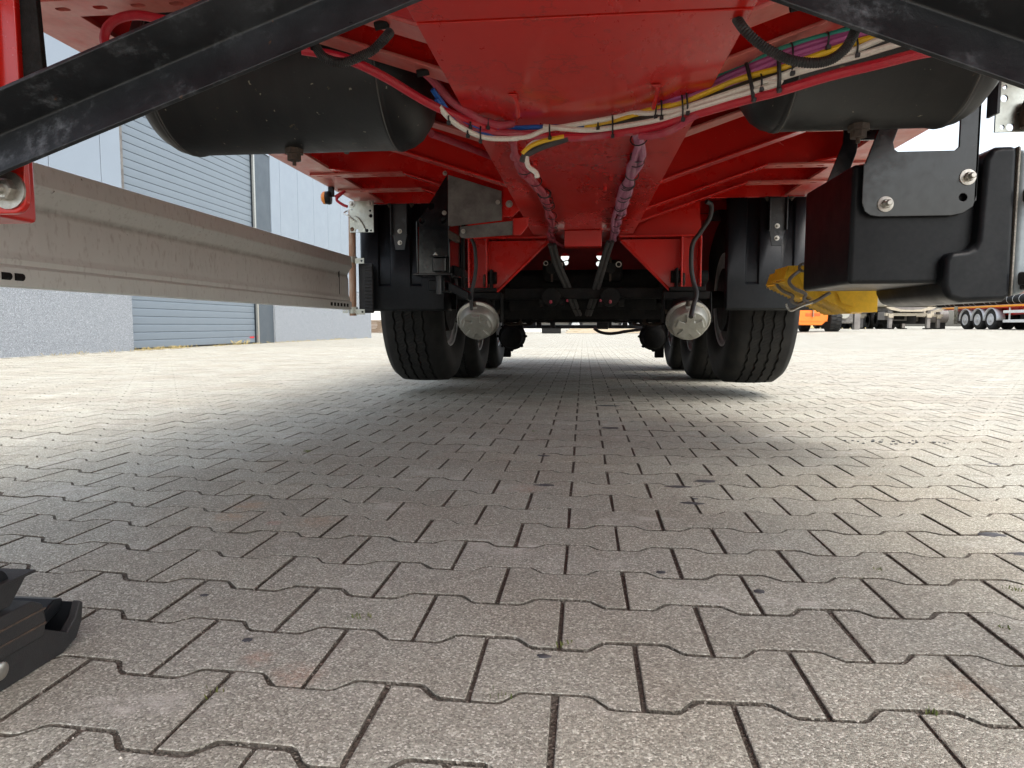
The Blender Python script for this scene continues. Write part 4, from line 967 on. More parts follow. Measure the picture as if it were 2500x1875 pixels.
# ------------------------------------------------------------------ cables and hoses under the frame
PATHS = {
    'red_main': [(-0.556,1.369,0.984),(-0.507,1.386,0.98),(-0.465,1.4,0.971),(-0.417,1.474,0.962),(-0.35,1.565,0.938),(-0.278,1.658,0.923),(-0.225,1.716,0.915),(-0.209,1.732,0.914),(-0.135,1.756,0.912),(-0.051,1.747,0.903),(0.024,1.738,0.9),(0.099,1.695,0.897),(0.168,1.643,0.894),(0.234,1.587,0.9),(0.335,1.508,0.906),(0.383,1.469,0.907),(0.461,1.431,0.919),(0.539,1.39,0.925),(0.591,1.36,0.929),(0.637,1.36,0.935)],
    'red_second': [(-0.354,1.559,1.0),(-0.338,1.579,0.988),(-0.303,1.626,0.955),(-0.252,1.687,0.932),(-0.21,1.73,0.929),(-0.179,1.76,0.94)],
    'red_third': [(-0.313,1.614,0.934),(-0.278,1.658,0.908),(-0.225,1.716,0.909),(-0.129,1.755,0.914),(-0.135,1.756,0.906),(-0.051,1.747,0.899),(-0.007,1.743,0.898),(0.054,1.721,0.898),(0.113,1.686,0.893)],
    'pink_branch': [(0.127,1.677,0.882),(0.155,1.654,0.876),(0.194,1.62,0.879),(0.226,1.592,0.894),(0.253,1.572,0.902)],
    'blue_a': [(-0.34,1.576,0.969),(-0.327,1.595,0.952),(-0.303,1.626,0.923),(-0.265,1.673,0.913),(-0.196,1.744,0.923),(-0.183,1.758,0.93),(-0.093,1.751,0.929),(0.008,1.741,0.923)],
    'blue_b': [(-0.333,1.585,0.952),(-0.317,1.607,0.927),(-0.278,1.658,0.901),(-0.211,1.73,0.906),(-0.149,1.757,0.912),(-0.189,1.752,0.916)],
    'blue_c': [(0.255,1.571,0.945),(0.29,1.544,0.948),(0.323,1.517,0.953),(0.378,1.47,0.96),(0.365,1.482,0.96),(0.403,1.458,0.96)],
    'white_a': [(-0.327,1.595,0.935),(-0.313,1.614,0.919),(-0.288,1.645,0.903),(-0.238,1.701,0.892),(-0.166,1.759,0.903),(-0.197,1.743,0.9),(-0.141,1.756,0.906),(-0.096,1.752,0.92),(-0.039,1.746,0.927),(0.069,1.712,0.933),(0.112,1.686,0.934),(0.154,1.654,0.923),(0.206,1.608,0.917),(0.313,1.526,0.927),(0.379,1.47,0.932),(0.404,1.458,0.938),(0.46,1.431,0.948),(0.499,1.41,0.956),(0.533,1.392,0.965),(0.555,1.379,0.969)],
    'white_b': [(-0.102,1.752,0.928),(-0.052,1.747,0.92),(0.008,1.741,0.913),(0.069,1.712,0.91),(0.168,1.643,0.906),(0.231,1.588,0.91),(0.313,1.526,0.916),(0.379,1.47,0.919),(0.366,1.482,0.927),(0.419,1.451,0.935),(0.5,1.41,0.943),(0.556,1.379,0.95),(0.583,1.364,0.953)],
    'yellow': [(-0.001,1.742,0.92),(0.039,1.73,0.925),(0.084,1.704,0.927),(0.14,1.666,0.933),(0.206,1.608,0.931),(0.267,1.562,0.941),(0.312,1.526,0.949),(0.378,1.47,0.948),(0.403,1.458,0.952),(0.479,1.42,0.967),(0.524,1.397,0.972),(0.555,1.379,0.976)],
    'black_a': [(0.011,1.741,0.917),(0.054,1.721,0.921),(0.084,1.704,0.921),(0.154,1.654,0.916),(0.218,1.597,0.917),(0.279,1.553,0.929),(0.324,1.517,0.935),(0.379,1.47,0.938),(0.403,1.458,0.943),(0.48,1.42,0.953),(0.528,1.395,0.96),(0.565,1.374,0.962)],
    'purple_a': [(0.149,1.659,0.931),(0.175,1.636,0.94),(0.205,1.608,0.946),(0.266,1.562,0.957),(0.312,1.526,0.966),(0.378,1.47,0.975),(0.4,1.459,0.98),(0.448,1.436,0.986),(0.49,1.414,0.988),(0.517,1.4,0.988)],
    'purple_b': [(0.162,1.647,0.924),(0.188,1.624,0.933),(0.213,1.601,0.935),(0.267,1.562,0.945),(0.312,1.526,0.954),(0.378,1.47,0.965),(0.4,1.459,0.97),(0.448,1.436,0.977),(0.49,1.414,0.983),(0.517,1.4,0.983)],
    'purple_c': [(0.29,1.544,0.943),(0.323,1.517,0.948),(0.378,1.47,0.955),(0.401,1.459,0.961),(0.449,1.436,0.97),(0.491,1.414,0.973),(0.518,1.4,0.976)],
    'green': [(0.266,1.562,0.963),(0.28,1.551,0.969),(0.312,1.526,0.977),(0.363,1.483,0.983),(0.391,1.463,0.988),(0.438,1.441,0.994),(0.488,1.415,0.996),(0.517,1.4,0.996)],
    'yellow_branch': [(-0.051,1.747,0.902),(-0.102,1.752,0.894),(-0.134,1.756,0.883),(-0.154,1.757,0.866)],
    'black_branch': [(-0.042,1.746,0.899),(-0.096,1.752,0.885),(-0.128,1.755,0.873),(-0.149,1.757,0.862),(-0.154,1.757,0.848)],
    'white_branch': [(-0.086,1.751,0.903),(-0.125,1.755,0.893),(-0.143,1.756,0.878),(-0.144,1.756,0.857),(-0.139,1.756,0.836),(-0.121,1.754,0.821),(-0.117,1.754,0.808)],
    'down_left_0': [(-0.192,1.859,0.925),(-0.202,2.02,0.925),(-0.201,2.185,0.925),(-0.185,2.34,0.925),(-0.165,2.568,0.925),(-0.16,2.905,0.925),(-0.159,2.593,0.925),(-0.159,3.003,0.925),(-0.164,3.429,0.925),(-0.193,3.767,0.925),(-0.192,4.056,0.925)],
    'down_left_1': [(-0.186,1.848,0.925),(-0.195,2.007,0.925),(-0.188,2.171,0.925),(-0.171,2.324,0.925),(-0.15,2.548,0.925),(-0.143,2.878,0.925),(-0.145,2.595,0.925),(-0.143,3.004,0.925),(-0.149,3.43,0.925),(-0.172,3.769,0.925),(-0.17,4.058,0.925)],
    'tail_left': [(-0.189,3.676,0.92),(-0.185,3.895,0.92),(-0.157,4.093,0.92),(-0.129,4.283,0.92)],
    'down_right_0': [(0.123,1.812,0.925),(0.138,1.996,0.925),(0.139,2.239,0.925),(0.135,2.482,0.925),(0.133,2.786,0.925),(0.139,3.07,0.925),(0.135,2.436,0.925),(0.131,2.77,0.925),(0.133,3.213,0.925),(0.142,3.647,0.925),(0.147,4.03,0.925)],
    'down_right_1': [(0.132,1.819,0.925),(0.148,2.005,0.925),(0.151,2.25,0.925),(0.148,2.495,0.925),(0.147,2.803,0.925),(0.154,3.09,0.925),(0.147,2.437,0.925),(0.143,2.771,0.925),(0.147,3.214,0.925),(0.157,3.649,0.925),(0.16,4.031,0.925)],
    'down_right_2': [(0.14,1.825,0.925),(0.157,2.012,0.925),(0.161,2.26,0.925),(0.159,2.507,0.925),(0.16,2.818,0.925),(0.168,3.109,0.925),(0.157,2.439,0.925),(0.154,2.772,0.925),(0.159,3.215,0.925),(0.172,3.65,0.925),(0.172,4.032,0.925)],
    'grey_left_0': [(-0.19,3.9,0.892),(-0.161,4.0,0.787),(-0.115,4.1,0.683),(-0.079,4.2,0.589),(-0.041,4.3,0.51)],
    'grey_right_0': [(0.13,3.9,0.903),(0.098,4.0,0.8),(0.061,4.1,0.667),(0.04,4.2,0.589),(0.018,4.3,0.51)],
    'grey_left_1': [(-0.167,3.9,0.892),(-0.138,4.0,0.787),(-0.091,4.1,0.683),(-0.054,4.2,0.589),(-0.023,4.3,0.51)],
    'grey_right_1': [(0.152,3.9,0.902),(0.121,4.0,0.799),(0.085,4.1,0.667),(0.065,4.2,0.589),(0.036,4.3,0.51)],
    'conduit_left': [(-0.467,1.2,0.924),(-0.461,1.2,0.92),(-0.451,1.2,0.906),(-0.43,1.2,0.896),(-0.41,1.2,0.894),(-0.385,1.2,0.902),(-0.362,1.2,0.912),(-0.343,1.2,0.928),(-0.337,1.22,0.948)],
    'conduit_right': [(0.246,1.22,0.945),(0.255,1.2,0.919),(0.28,1.2,0.896),(0.309,1.2,0.878),(0.335,1.2,0.868),(0.366,1.2,0.864),(0.391,1.2,0.869),(0.411,1.2,0.884),(0.422,1.2,0.903),(0.426,1.2,0.913)],
    'hose_loop': [(-0.897,1.3,0.951),(-0.914,1.3,0.971),(-0.92,1.3,0.992),(-0.912,1.3,1.014),(-0.893,1.3,1.027),(-0.866,1.3,1.033),(-0.84,1.3,1.032),(-0.801,1.3,1.023),(-0.763,1.3,1.016),(-0.711,1.3,1.004)],
    'long_hose_left': [(-0.48,2.2,1.043),(-0.446,2.3,1.05),(-0.374,2.5,1.058),(-0.304,2.7,1.063),(-0.297,2.85,1.079),(-0.195,2.276,0.93),(-0.175,2.465,0.93)],
    'hanger_left_hose': [(-0.599,3.72,0.904),(-0.582,3.72,0.863),(-0.575,3.72,0.767),(-0.582,3.72,0.698),(-0.6,3.72,0.616),(-0.601,3.72,0.547),(-0.59,3.72,0.498)],
    'hanger_right_hose': [(0.616,3.7,1.075),(0.646,3.72,1.059),(0.638,3.72,0.994),(0.597,3.72,0.928),(0.556,3.72,0.863),(0.551,3.72,0.757),(0.563,3.72,0.677),(0.578,3.7,0.61),(0.557,3.66,0.542),(0.537,3.6,0.488)],
    'rear_hose': [(0.116,8.0,0.414),(0.191,8.0,0.37),(0.317,8.0,0.354),(0.503,8.0,0.383),(0.701,8.0,0.408)],
}
TIES = [((-0.087,1.751,0.932),(-0.086,1.751,0.903)),((0.03,1.734,0.939),(0.03,1.734,0.917)),((0.063,1.715,0.939),(0.064,1.715,0.893)),((0.157,1.651,0.948),(0.157,1.651,0.916)),((0.168,1.641,0.949),(0.169,1.641,0.91)),((0.208,1.606,0.947),(0.211,1.603,0.895)),((0.216,1.598,0.95),(0.22,1.596,0.906)),((0.32,1.519,0.989),(0.338,1.506,0.902)),((0.348,1.497,0.948),(0.35,1.495,0.919)),((0.374,1.473,0.976),(0.378,1.471,0.908)),((0.397,1.46,0.991),(0.399,1.46,0.936)),((0.454,1.433,0.998),(0.455,1.433,0.972)),((0.498,1.41,0.977),(0.5,1.41,0.947)),((-0.309,1.618,0.92),(-0.309,1.618,0.907)),((-0.267,1.67,0.919),(-0.267,1.67,0.91)),((-0.273,1.664,0.899),(-0.273,1.664,0.889)),((-0.247,1.692,0.915),(-0.247,1.692,0.883)),((-0.231,1.709,0.937),(-0.231,1.709,0.919))]

def cable(name, key, mat, r, n=8, sub=6, ripple=None, dy=0):
    pts = [(x, y+dy, z) for x, y, z in PATHS[key]]
    if key.startswith('down'):
        rw = random.Random(key); P = spline([Vector(p) for p in pts], 3)
        pts = [p + Vector((rw.gauss(0, .0035), 0, rw.gauss(0, .0025))) for p in P]; sub = 4
    return tp(name, MB().tube(pts, r, n, sub, True, ripple), mat)
R = .0068
cable('red_cable', 'red_main', 'hose_red', .0095, 10); cable('red_cable', 'red_second', 'hose_pink', .010, 10, dy=-.006)
cable('red_cable', 'red_third', 'hose_pink', .0075); cable('red_cable', 'pink_branch', 'hose_pink', .0085)
for k in ('blue_a', 'blue_b', 'blue_c'): cable('blue_cable', k, 'hose_blue', .0058)
cable('white_cable', 'white_a', 'hose_white', .0062, dy=-.008); cable('white_cable', 'white_b', 'hose_white', .0062, dy=-.010)
cable('yellow_cable', 'yellow', 'hose_yellow', .0066, dy=-.006); cable('black_cable', 'black_a', 'hose_black', .0085, dy=.0)
cable('purple_cable', 'purple_a', 'hose_purple', .0072); cable('purple_cable', 'purple_b', 'hose_purple', .0072, dy=-.004); cable('purple_cable', 'purple_c', 'hose_purple', .0066)
cable('green_cable', 'green', 'hose_green', .0062)
cable('yellow_cable', 'yellow_branch', 'hose_yellow', .0066, dy=-.004); cable('black_cable', 'black_branch', 'hose_grey', .0085); cable('white_cable', 'white_branch', 'hose_white', .0062)
for k in (0, 1): cable('red_cable', 'down_left_%d' % k, 'hose_pink', .0085)
cable('red_cable', 'tail_left', 'hose_pink', .009)
for k in (0, 1, 2): cable('purple_cable', 'down_right_%d' % k, 'hose_mauve', .0085)
for s in ('left', 'right'):
    for k in (0, 1): cable('air_hose', 'grey_%s_%d' % (s, k), 'hose_grey', .0125, 10)
cable('corrugated_hose', 'conduit_left', 'hose_black', .0085, 10, 15, .17); cable('corrugated_hose', 'conduit_right', 'hose_black', .0085, 10, 15, .17)
cable('red_hose', 'hose_loop', 'hose_red', .0088, 10)
cable('red_hose', 'long_hose_left', 'hose_pink', .012, 10); cable('air_hose', 'hanger_left_hose', 'hose_black', .010, 10)
cable('air_hose', 'hanger_right_hose', 'hose_black', .012, 10); cable('air_hose', 'rear_hose', 'hose_black', .018, 10)
for p, q in TIES:
    p = Vector(p); q = Vector(q); m = (p+q)/2; h = (p-q)/2; big = (h.length > .034)
    pts = []
    for k in range(17):
        a = 2*pi*k/16; c = cos(a); sn = sin(a)
        pts.append(m + h*1.04*(abs(c)**.75)*(1 if c > 0 else -1) + Vector((0, .014*sn - .004, 0)))
    t = tp('cable_tie', MB().tube(pts, .0042 if big else .0020, 6, 3, False), 'tie')
    tp('tie_head', bx(-.004, .004, -.004, .004, -.004, .004).__class__().box(q.x-.004, q.x+.004, q.y-.02, q.y-.010, q.z-.008, q.z), 'tie', .001, parent=t)
def ring_on(key, t, r, mat='tie', tilt=0):
    P = spline([Vector(p) for p in PATHS[key]], 8); i = int(t*(len(P)-2)); d = (P[i+1]-P[i]).normalized()
    u = d.cross(Vector((0, 0, 1))).normalized(); w = d.cross(u)
    pts = [P[i] + u*cos(2*pi*k/16)*r + w*sin(2*pi*k/16)*r*.75 + d*tilt*cos(2*pi*k/16) for k in range(17)]
    tp('cable_tie', MB().tube(pts, .0018, 6, 1, False), mat)
for t in (.22, .33, .42, .50, .56, .62, .68, .74, .80, .86, .92): ring_on('down_left_1', t, .022, tilt=.004)
for k, t in enumerate((.04, .13, .16, .24, .30, .36, .44, .52, .57, .61, .65, .70, .75, .80, .85, .90)): ring_on('down_right_1', t, .0215, tilt=(.006 if k % 2 else -.004))
# little clips and cable anchors welded to the plate
for (x, y, z) in ((-.158, 1.55, .944), (.145, 1.52, .944)):
    c = tp('cable_anchor', MB().tube([(x, y, z), (x+.006, y+.03, z-.006), (x+.004, y+.09, z-.02)], .005, 8, 4), 'red')
    tp('anchor_pad', bx(x-.01, x+.01, y-.006, y+.006, z-.004, z), 'red', .002, parent=c)
for (x, y) in ((.10, 2.45), (.085, 2.62), (.06, 2.9), (-.14, 2.2)):
    tp('cable_anchor', bx(x-.018, x-.006, y-.03, y+.03, .932, .945), 'red', .002)
for (x, y, z) in ((-.405, 1.42, .952), (-.31, 1.50, .945)): pass

# ------------------------------------------------------------------ wheel chocks in a wire holder below the tool box
def chock(x, y, z, k):
    ck = thing('wheel_chock', (x, y, z), ('yellow folded steel wheel chock nearest the camera in the wire holder' if k == 0 else 'yellow folded steel wheel chock behind another one below the tool box'), 'wheel chock', 'yellow wheel chocks held below the tool box')
    # long wedge pointing at the left: folded top sheet, side cheek and corrugated sole
    W = .165
    prof = [(-.16, .165), (.15, .165), (.15, .0), (.06, .0), (-.17, .115)]
    mb = MB().prism([(x+a, z+b) for a, b in prof], y, y+.004, 'y'); part('side_cheek', mb, M['yellow'], ck, .001)
    mb = MB().prism([(x+a, z+b) for a, b in prof], y+W, y+W+.004, 'y'); part('side_cheek', mb, M['yellow'], ck, .001)
    mb = MB(); mb.prism([(x-.175, z+.118), (x-.16, z+.165), (x-.155, z+.16), (x-.168, z+.117)], y, y+W, 'y'); part('toe_fold', mb, M['yellow'], ck, .001)
    n = 16
    mb = MB(); top = []; 
    for i in range(2*n+1):
        t = i/(2*n); px = x-.172 + t*.235; pz = z+.113 - t*.113 + (.007 if i % 2 else -.003)
        top.append((px, pz))
    pts = top + [(p[0]+.004, p[1]+.012) for p in top[::-1]]
    vs = [Vector((p[0], yy, p[1])) for yy in (y+.004, y+W) for p in top]
    m = len(top); mb.add(vs, [(i, i+1, m+i+1, m+i) for i in range(m-1)])
    o = part('ribbed_sole', mb, M['yellow'], ck, sharp=10); o.modifiers.new('solid', 'SOLIDIFY').thickness = .003
    for q in range(3):
        s0 = -.145 + .055*q
        mb = MB().prism([(x+s0, z+.165), (x+s0+.05, z+.165), (x+s0+.105, z+.028-.006*q), (x+s0+.06, z+.058-.012*q)], y-.0035-.0012*q, y-.0005, 'y'); part('folded_sheet', mb, M['yellow'], ck)
    mb = MB().prism([(x+.06, z), (x+.15, z), (x+.15, z+.004), (x+.06, z+.004)], y+.004, y+W, 'y'); part('heel_sheet', mb, M['yellow'], ck)
    return ck
chock(.885, 2.60, .492, 0); chock(.93, 2.86, .492, 1)
hold = []
for dy in (0, .10):
    y = 2.575 + dy*1.5
    cp = [(.80, y+.05, .66), (.735, y, .62), (.722, y-.004, .598), (.738, y-.01, .575), (.775, y-.012, .556), (.772, y-.012, .535), (.80, y-.012, .525), (.86, y-.008, .560)]
    tp('chock_holder_wire', MB().tube(cp, .006, 8, 6), 'galv')
tp('chock_holder_coil', MB().lathe([(.010, -.006), (.017, -.006), (.017, .006), (.010, .006)], (.765, 2.56, .648), (0, 1, 0), 20, False, False), 'galv')
tp('chock_holder_hook', MB().tube([(.80, 2.56, .525), (.76, 2.555, .512), (.728, 2.55, .497), (.715, 2.55, .503), (.708, 2.55, .52)], .004, 8, 6), 'cast_bright')

# ------------------------------------------------------------------ far side of the yard
def far_wheel(mbt, mbr, x, y, z, r, w, s):
    """tyre and rim turned about the x axis; s: side that shows its rim"""
    mbt.lathe([(r*.56, -w/2), (r*.9, -w/2), (r, -w/2+.05), (r, w/2-.05), (r*.9, w/2), (r*.56, w/2)], (x, y, z), (1, 0, 0), 28, False, False)
    mbr.lathe([(r*.58, 0), (r*.55, .015), (r*.45, -.05), (r*.22, -.04), (r*.2, .05), (r*.12, .06)], (x + s*w/2, y, z), (s, 0, 0), 24)
GZ = lambda x, y: ground_z(x, y)

# red trailer with three silver wheels, side guard and orange reflective edge
FX = 20.8; gz = GZ(20.8, 38)
rt = thing('flatbed_trailer', (FX+1.2, 37, gz), 'red flatbed trailer with three silver wheels and white side guard at far right', 'trailer')
part('deck_edge', MB().box(FX-.02, FX+.06, 27, 43.2, gz+1.14, gz+1.23), M['amber'], rt, .01)
part('deck', MB().box(FX+.07, FX+2.4, 27, 43.2, gz+1.08, gz+1.24), M['red'], rt)
part('headboard', MB().box(FX-.02, FX+2.4, 26.0, 33.8, gz+1.24, gz+1.36), M['red'], rt)
part('chassis_beam', MB().box(FX+.55, FX+1.9, 27, 43, gz+.75, gz+1.07), M['red'], rt)
part('tool_locker', MB().box(FX+.35, FX+1.8, 33.8, 36.4, gz+.42, gz+.75), M['matte'], rt)
part('red_locker', MB().box(FX+.2, FX+.7, 34.6, 35.7, gz+.5, gz+.66), M['red'], rt, .02)
wy = (40.7, 39.5, 38.3)
for y in wy:
    w = empty('wheel', (FX+.25, y, gz+.52), rt); a = MB(); b = MB(); far_wheel(a, b, FX+.2, y, gz+.52, .52, .38, -1)
    part('tyre', a, M['rubber'], w); part('rim', b, M['rim'], w)
    a = MB(); b = MB(); far_wheel(a, b, FX+2.2, y, gz+.52, .52, .38, 1); w = empty('wheel', (FX+2.2, y, gz+.52), rt); part('tyre', a, M['rubber'], w)
    arc = MB()
    for k in range(15):
        t = radians(-5 + k*190/14); arc.v += [Vector((FX-.02, y + .60*cos(t), gz+.52+.60*sin(t))), Vector((FX+.40, y+.60*cos(t), gz+.52+.60*sin(t)))]
    for k in range(14): arc.f.append([2*k, 2*k+1, 2*k+3, 2*k+2])
    o = part('mudguard', arc, M['rim'], rt); o.modifiers.new('solid', 'SOLIDIFY').thickness = .03
for z in (.36, .82): part('guard_rail', MB().box(FX-.01, FX+.04, 34.1, 37.2, gz+z, gz+z+.14), M['white'], rt, .01)
for y in (36.75, 34.6): part('guard_post', MB().box(FX+.045, FX+.10, y, y+.07, gz+.4, gz+1.1), M['white'], rt)
part('guard_end', MB().box(FX-.015, FX+.04, 33.85, 34.2, gz+.36, gz+.98), M['white'], rt, .01)
o = MB().plate([(0, 0), (.34, 0), (.34, 1.0), (0, 1.0)], [(.17, .17, .07), (.17, .46, .07), (.17, .75, .07)], .03, (FX-.03, 41.4, gz+.28), (0, 1, 0), (0, 0, 1), 4)
part('ladder_plate', o, M['zinc'], rt)
part('underrun_bar', MB().box(FX+.1, FX+2.3, 41.9, 42.05, gz+.3, gz+.5), M['white'], rt)
part('lamp_panel', MB().box(FX+.1, FX+.9, 41.95, 42.1, gz+.52, gz+1.0), M['white'], rt)
part('valve_unit', MB().box(FX+.15, FX+.8, 41.2, 41.8, gz+.35, gz+.85), M['galv'], rt, .04)
part('warning_triangle', MB().prism([(35.55, gz+.98), (36.2, gz+.98), (35.95, gz+1.17)], FX+.30, FX+.34, 'x'), M['orange'], rt)
lg = part('landing_leg', MB().box(FX+.05, FX+.22, 32.3, 32.5, gz+.08, gz+1.0), M['grey_frame'], rt, .02); part('foot', MB().box(FX-.02, FX+.32, 32.2, 32.6, gz, gz+.08), M['grey_frame'], lg)
# load on the deck: long black roll held by cream straps
rl = thing('black_cover_roll', (FX+.6, 40, gz+1.25), 'long black rolled cover with thin ribs lying on the red flatbed trailer', 'cover roll')
part('roll', MB().cyl((FX+.25, 35.2, gz+1.50), (FX+.25, 46.2, gz+1.50), .235, 24), M['matte'], rl, .03)
for k in range(5):
    for q in range(3):
        y = 36.0 + k*2.0 + q*.5
        part('rib', MB().lathe([(.236, -.012), (.244, -.012), (.244, .012), (.236, .012)], (FX+.25, y, gz+1.50), (0.16, 1, 0), 24, False, False), M['rim'], rl)
# striped marker board on its own post at the trailer front
mbd = thing('marker_board', (FX+.0, 33.0, gz+.5), 'red and white diagonal striped marker board at the right edge', 'marker board')
part('board', MB().box(FX-.06, FX-.03, 32.1, 33.5, gz+.62, gz+1.12), M['white'], mbd)
for k in range(3):
    y0 = 33.45 - k*.5
    part('stripe', MB().prism([(y0, gz+.63), (y0-.22, gz+.63), (y0-.62, gz+1.11), (y0-.40, gz+1.11)], FX-.068, FX-.061, 'x'), M['red_flat'], mbd)
part('board_arm', MB().box(FX-.03, FX+.06, 32.9, 33.0, gz+.75, gz+1.1), M['grey_frame'], mbd)
# cream tipper body behind the red trailer
tb = thing('cream_tipper', (24.5, 36, gz), 'cream bulk tipper body standing behind the red flatbed trailer', 'tipper')
part('body', MB().prism([(23.6, gz+1.4), (25.9, gz+1.4), (26.0, gz+3.6), (23.4, gz+3.6)], 31, 44, 'y'), M['beige'], tb, .1)
a = MB(); b = MB()
for y in (33, 34.4, 41): far_wheel(a, b, 23.9, y, gz+.52, .52, .38, -1)
part('wheels_axle', a, M['rubber'], tb)

# grey container chassis and a beige hopper trailer to its left
def grey_trailer(x, y, label, legs, hopper):
    g = GZ(x, y); t = thing('container_chassis', (x, y, g), label, 'trailer', 'grey trailers parked across the yard')
    part('main_beam', MB().box(x-.9, x+.9, y, y+9, g+.98, g+1.14), M['grey_frame'], t, .02)
    part('crossbeam', MB().box(x-1.2, x+1.2, y+.1, y+.35, g+.70, g+.86), M['beige'], t, .02)
    for s in (-1, 1):
        part('leg', MB().box(x+s*.95-.09, x+s*.95+.09, y+.1, y+.3, g+.05, g+.98), M['grey_frame'], t, .02)
        part('leg_collar', MB().box(x+s*.95-.12, x+s*.95+.12, y+.04, y+.12, g+.60, g+.82), M['beige'], t, .02)
        part('leg_foot', MB().box(x+s*.95-.16, x+s*.95+.16, y+.05, y+.4, g, g+.06), M['matte'], t)
        w = empty('wheel', (x+s*.95, y+5, g+.5), t); a = MB(); b = MB()
        for q in (5, 6.3, 7.6): far_wheel(a, b, x+s*.95, y+q, g+.5, .5, .36, s)
        part('tyre', a, M['rubber'], w)
    part('axle_box', MB().box(x-.55, x+.25, y+1.0, y+1.5, g+.45, g+.82), M['galv'], t, .03)
    part('frame_opening', MB().box(x-.42, x+.12, y+.98, y+1.0, g+.52, g+.75), M['matte'], t)
    part('underframe', MB().box(x-1.0, x+1.0, y+1.6, y+1.75, g+.30, g+.98), M['matte'], t)
    part('locker', MB().box(x-1.05, x-.6, y+.6, y+1.5, g+.5, g+.95), M['grey_frame'], t, .02)
    for q in (-.3, .35): part('air_bottle', MB().cyl((x+q, y+.5, g+.84), (x+q+.5, y+.5, g+.84), .09, 14), M['cast_bright'], t, .01)
    arc = [(x-1.25, g+1.16), (x-.9, g+1.16), (x-.55, g+1.04), (x, g+1.0), (x+.55, g+1.04), (x+.9, g+1.16), (x+1.25, g+1.16), (x+1.0, g+1.02), (x+.5, g+.92), (x-.5, g+.92), (x-1.0, g+1.02)]
    part('tank_cradle', MB().prism(arc, y-.05, y+.12, 'y'), M['beige'], t)
    if hopper:
        part('hopper_body', MB().box(x-1.25, x+1.25, y+.2, y+9, g+1.18, g+2.9), M['beige'], t, .12)
        part('lower_band', MB().box(x-1.27, x+1.27, y+.12, y+.2, g+1.22, g+1.5), M['beige'], t, .02)
        for k in range(4): part('vent', MB().box(x-.3+k*.28, x-.12+k*.28, y+.10, y+.12, g+1.42, g+1.52), M['grey_frame'], t)
    return t
grey_trailer(17.0, 38.5, 'dusty beige bulk trailer with thick legs, middle one of the three dusty trailers', 2, True)
grey_trailer(19.4, 42.5, 'bare dusty grey chassis trailer just left of the grey locker tank', 2, False)
grey_trailer(14.6, 41.0, 'dusty beige bulk trailer just right of the orange loader, leftmost of three', 2, True)
tk = thing('grey_tank', (21.4, 45.5, GZ(21, 45)), 'grey rounded locker tank standing left of the red flatbed', 'tank')
part('shell', MB().cyl((20.7, 45, GZ(21, 45)+.75), (21.9, 45, GZ(21, 45)+.75), .42, 20), M['grey_frame'], tk, .03)
part('stand', MB().box(20.8, 21.8, 44.8, 45.2, GZ(21, 45), GZ(21, 45)+.4), M['matte'], tk)
for k, x in enumerate((17.6, 20.4)):
    h = thing('gravel_heap', (x, 56, GZ(x, 56)), 'pale %s heap seen below the %s' % (('sand', 'middle beige bulk trailer') if k == 0 else ('stone', 'bare grey chassis trailer')), 'heap')
    mb = MB(); g = GZ(x, 56); mb.lathe([(1.3, 0), (1.0, .25), (.5, .7), (.1, .95)], (x, 56, g), (0, 0, 1), 14); part('heap_mound', mb, M['straw'], h)

# orange loader at the left of that row
LX, LY = 9.5, 30.0; g = GZ(9.5, 30)
ld = thing('orange_loader', (LX, LY, g), 'orange wheel loader rear end with big black tyres beyond the chocks', 'loader')
part('counterweight', MB().prism([(LX-.72, g+.42), (LX-.60, g+.28), (LX+.28, g+.28), (LX+.52, g+.50), (LX+.56, g+1.25), (LX-.72, g+1.25)], LY, LY+1.2, 'y'), M['orange'], ld, .04)
part('bumper_line', MB().box(LX-.70, LX+.50, LY-.02, LY, g+.44, g+.47), M['orange'], ld)
part('tow_recess', MB().box(LX-.38, LX+.20, LY-.012, LY-.002, g+.66, g+.78), M['orange_dark'], ld, .01)
part('tow_pin', MB().cyl((LX-.09, LY-.05, g+.62), (LX-.09, LY-.05, g+1.0), .03, 12), M['rust'], ld)
for s in (-.55, .06): part('axle_stub', MB().lathe([(.3, -.2), (.4, -.15), (.4, .15), (.3, .2)], (LX+s, LY+1.6, g+.4), (1, 0, 0), 20), M['rubber'], ld)
def lug_tyre(x, y, z, r, w):
    mb = MB().lathe([(r*.5, -w/2), (r*.9, -w/2), (r*.96, -w/2+.05), (r*.96, w/2-.05), (r*.9, w/2), (r*.5, w/2)], (x, y, z), (1, 0, 0), 32)
    for k in range(22):
        a = 2*pi*k/22; Mx = Matrix.Translation((x, y, z)) @ Matrix.Rotation(a, 4, 'X')
        mb.box(-w/2, w/2*.1, r*.92, r, -.05, .05, Mx); mb.box(-w/2*.1, w/2, r*.92, r, .02, .10, Mx)
    return mb
w = empty('wheel', (LX+.86, LY+.4, g+.56), ld); part('tyre', lug_tyre(LX+.82, LY+.4, g+.56, .56, .42), M['rubber'], w)
part('engine_unit', MB().box(LX+1.15, LX+1.75, LY+.6, LY+1.3, g+.35, g+1.15), M['galv'], ld, .05)
part('frame_plate', MB().box(LX+1.76, LX+2.0, LY+.55, LY+.8, g+.1, g+1.25), M['grey_frame'], ld, .02)
part('hose_reel', MB().cyl((LX+1.35, LY+.5, g+.75), (LX+1.35, LY+.62, g+.75), .2, 18), M['cast'], ld, .02)

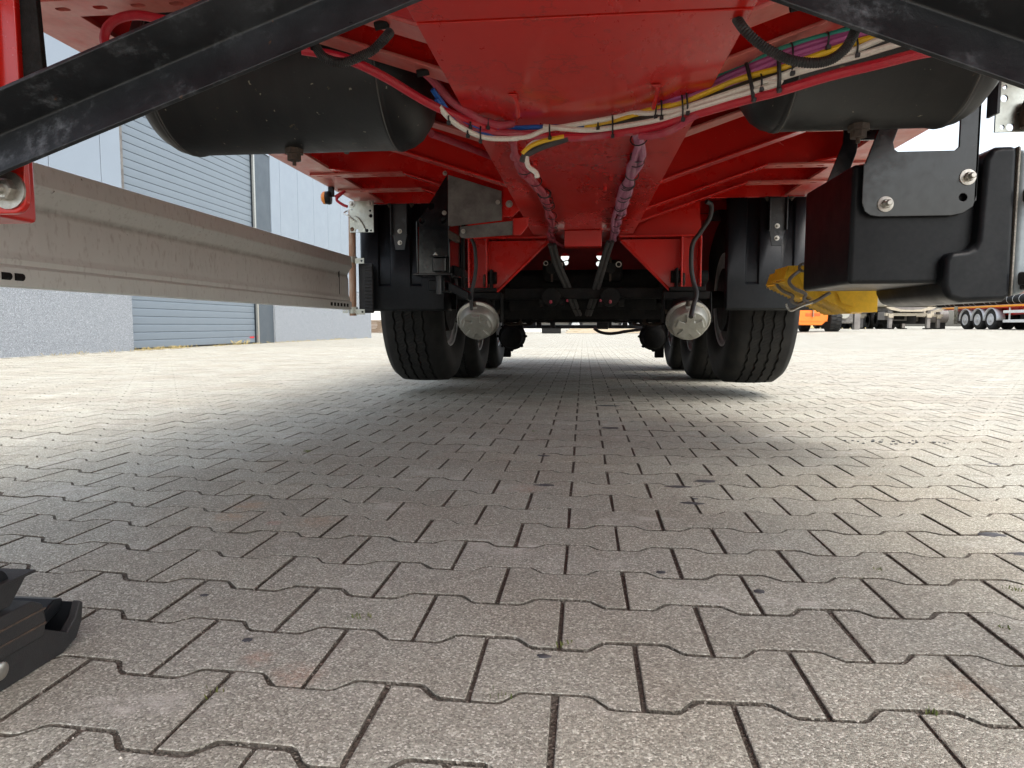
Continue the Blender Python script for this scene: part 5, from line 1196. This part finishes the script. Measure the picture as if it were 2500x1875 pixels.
# timber, white trailers and other low things seen below the axles
def timber_stack(x0, x1, y, n, label, mat, hgt=.075):
    t = thing('timber_stack', ((x0+x1)/2, y, 0), label, 'timber stack', None)
    rg = random.Random(int(x0*10)+99)
    for r in range(n):
        for q in range(3):
            a = x0 + rg.uniform(-.2, .2); part('plank', MB().box(a, x1 + rg.uniform(-.3, .2), y + q*.26, y + q*.26 + .22, .02 + r*hgt, .02 + r*hgt + hgt*.85), M[mat], t, .008)
    return t
timber_stack(-.9, 7.4, 40, 5, 'low stack of pale sawn timber lying beyond the trailer rear', 'timber', .09)
timber_stack(-14.5, -11.2, 41, 9, 'weathered timber pile beside the corner of the hall', 'timber_dark', .085)
def white_trailer(x0, x1, y, label, band=None):
    t = thing('box_trailer', ((x0+x1)/2, y, 0), label, 'trailer')
    part('box', MB().box(x0, x1, y, y+2.5, .72, 3.6), M['white'], t, .03)
    part('frame', MB().box(x0+.1, x1-.1, y+.3, y+2.2, .58, .72), M['grey_frame'], t)
    if band: part('band', MB().box(x0, x1, y-.02, y-.002, .76, .86), M[band], t)
    for k, f in enumerate((.12, .24, .80)):
        w = empty('wheel', (x0 + (x1-x0)*f, y+.3, .48), t)
        mb = MB().lathe([(.27, -.17), (.44, -.17), (.48, -.12), (.48, .12), (.44, .17), (.27, .17)], (x0 + (x1-x0)*f, y+.3, .48), (0, 1, 0), 24); part('tyre', mb, M['rubber'], w)
        mb = MB().lathe([(.28, 0), (.2, .05), (.08, .02)], (x0 + (x1-x0)*f, y+.12, .48), (0, -1, 0), 18); part('rim', mb, M['rim'], w)
    return t
white_trailer(-7.5, 1.2, 47, 'white box trailer parked far behind the axles, left one')
white_trailer(2.0, 9.0, 48, 'white box trailer with a red band far behind the right axle', 'red_flat')
white_trailer(-22, -12.2, 46, 'white box trailer standing behind the weathered timber pile')
pl = thing('pallet_crate', (-3.2, 40.5, 0), 'dark low crates with a white one beyond the left wheels', 'crate')
part('crate_box', MB().box(-4.6, -3.6, 40, 40.6, 0, .42), M['matte'], pl, .02)
part('crate_panel', MB().box(-3.58, -2.4, 40, 40.6, .06, .36), M['white'], pl, .02)
part('crate_end', MB().box(-2.38, -1.3, 40, 40.6, 0, .40), M['matte'], pl, .02)
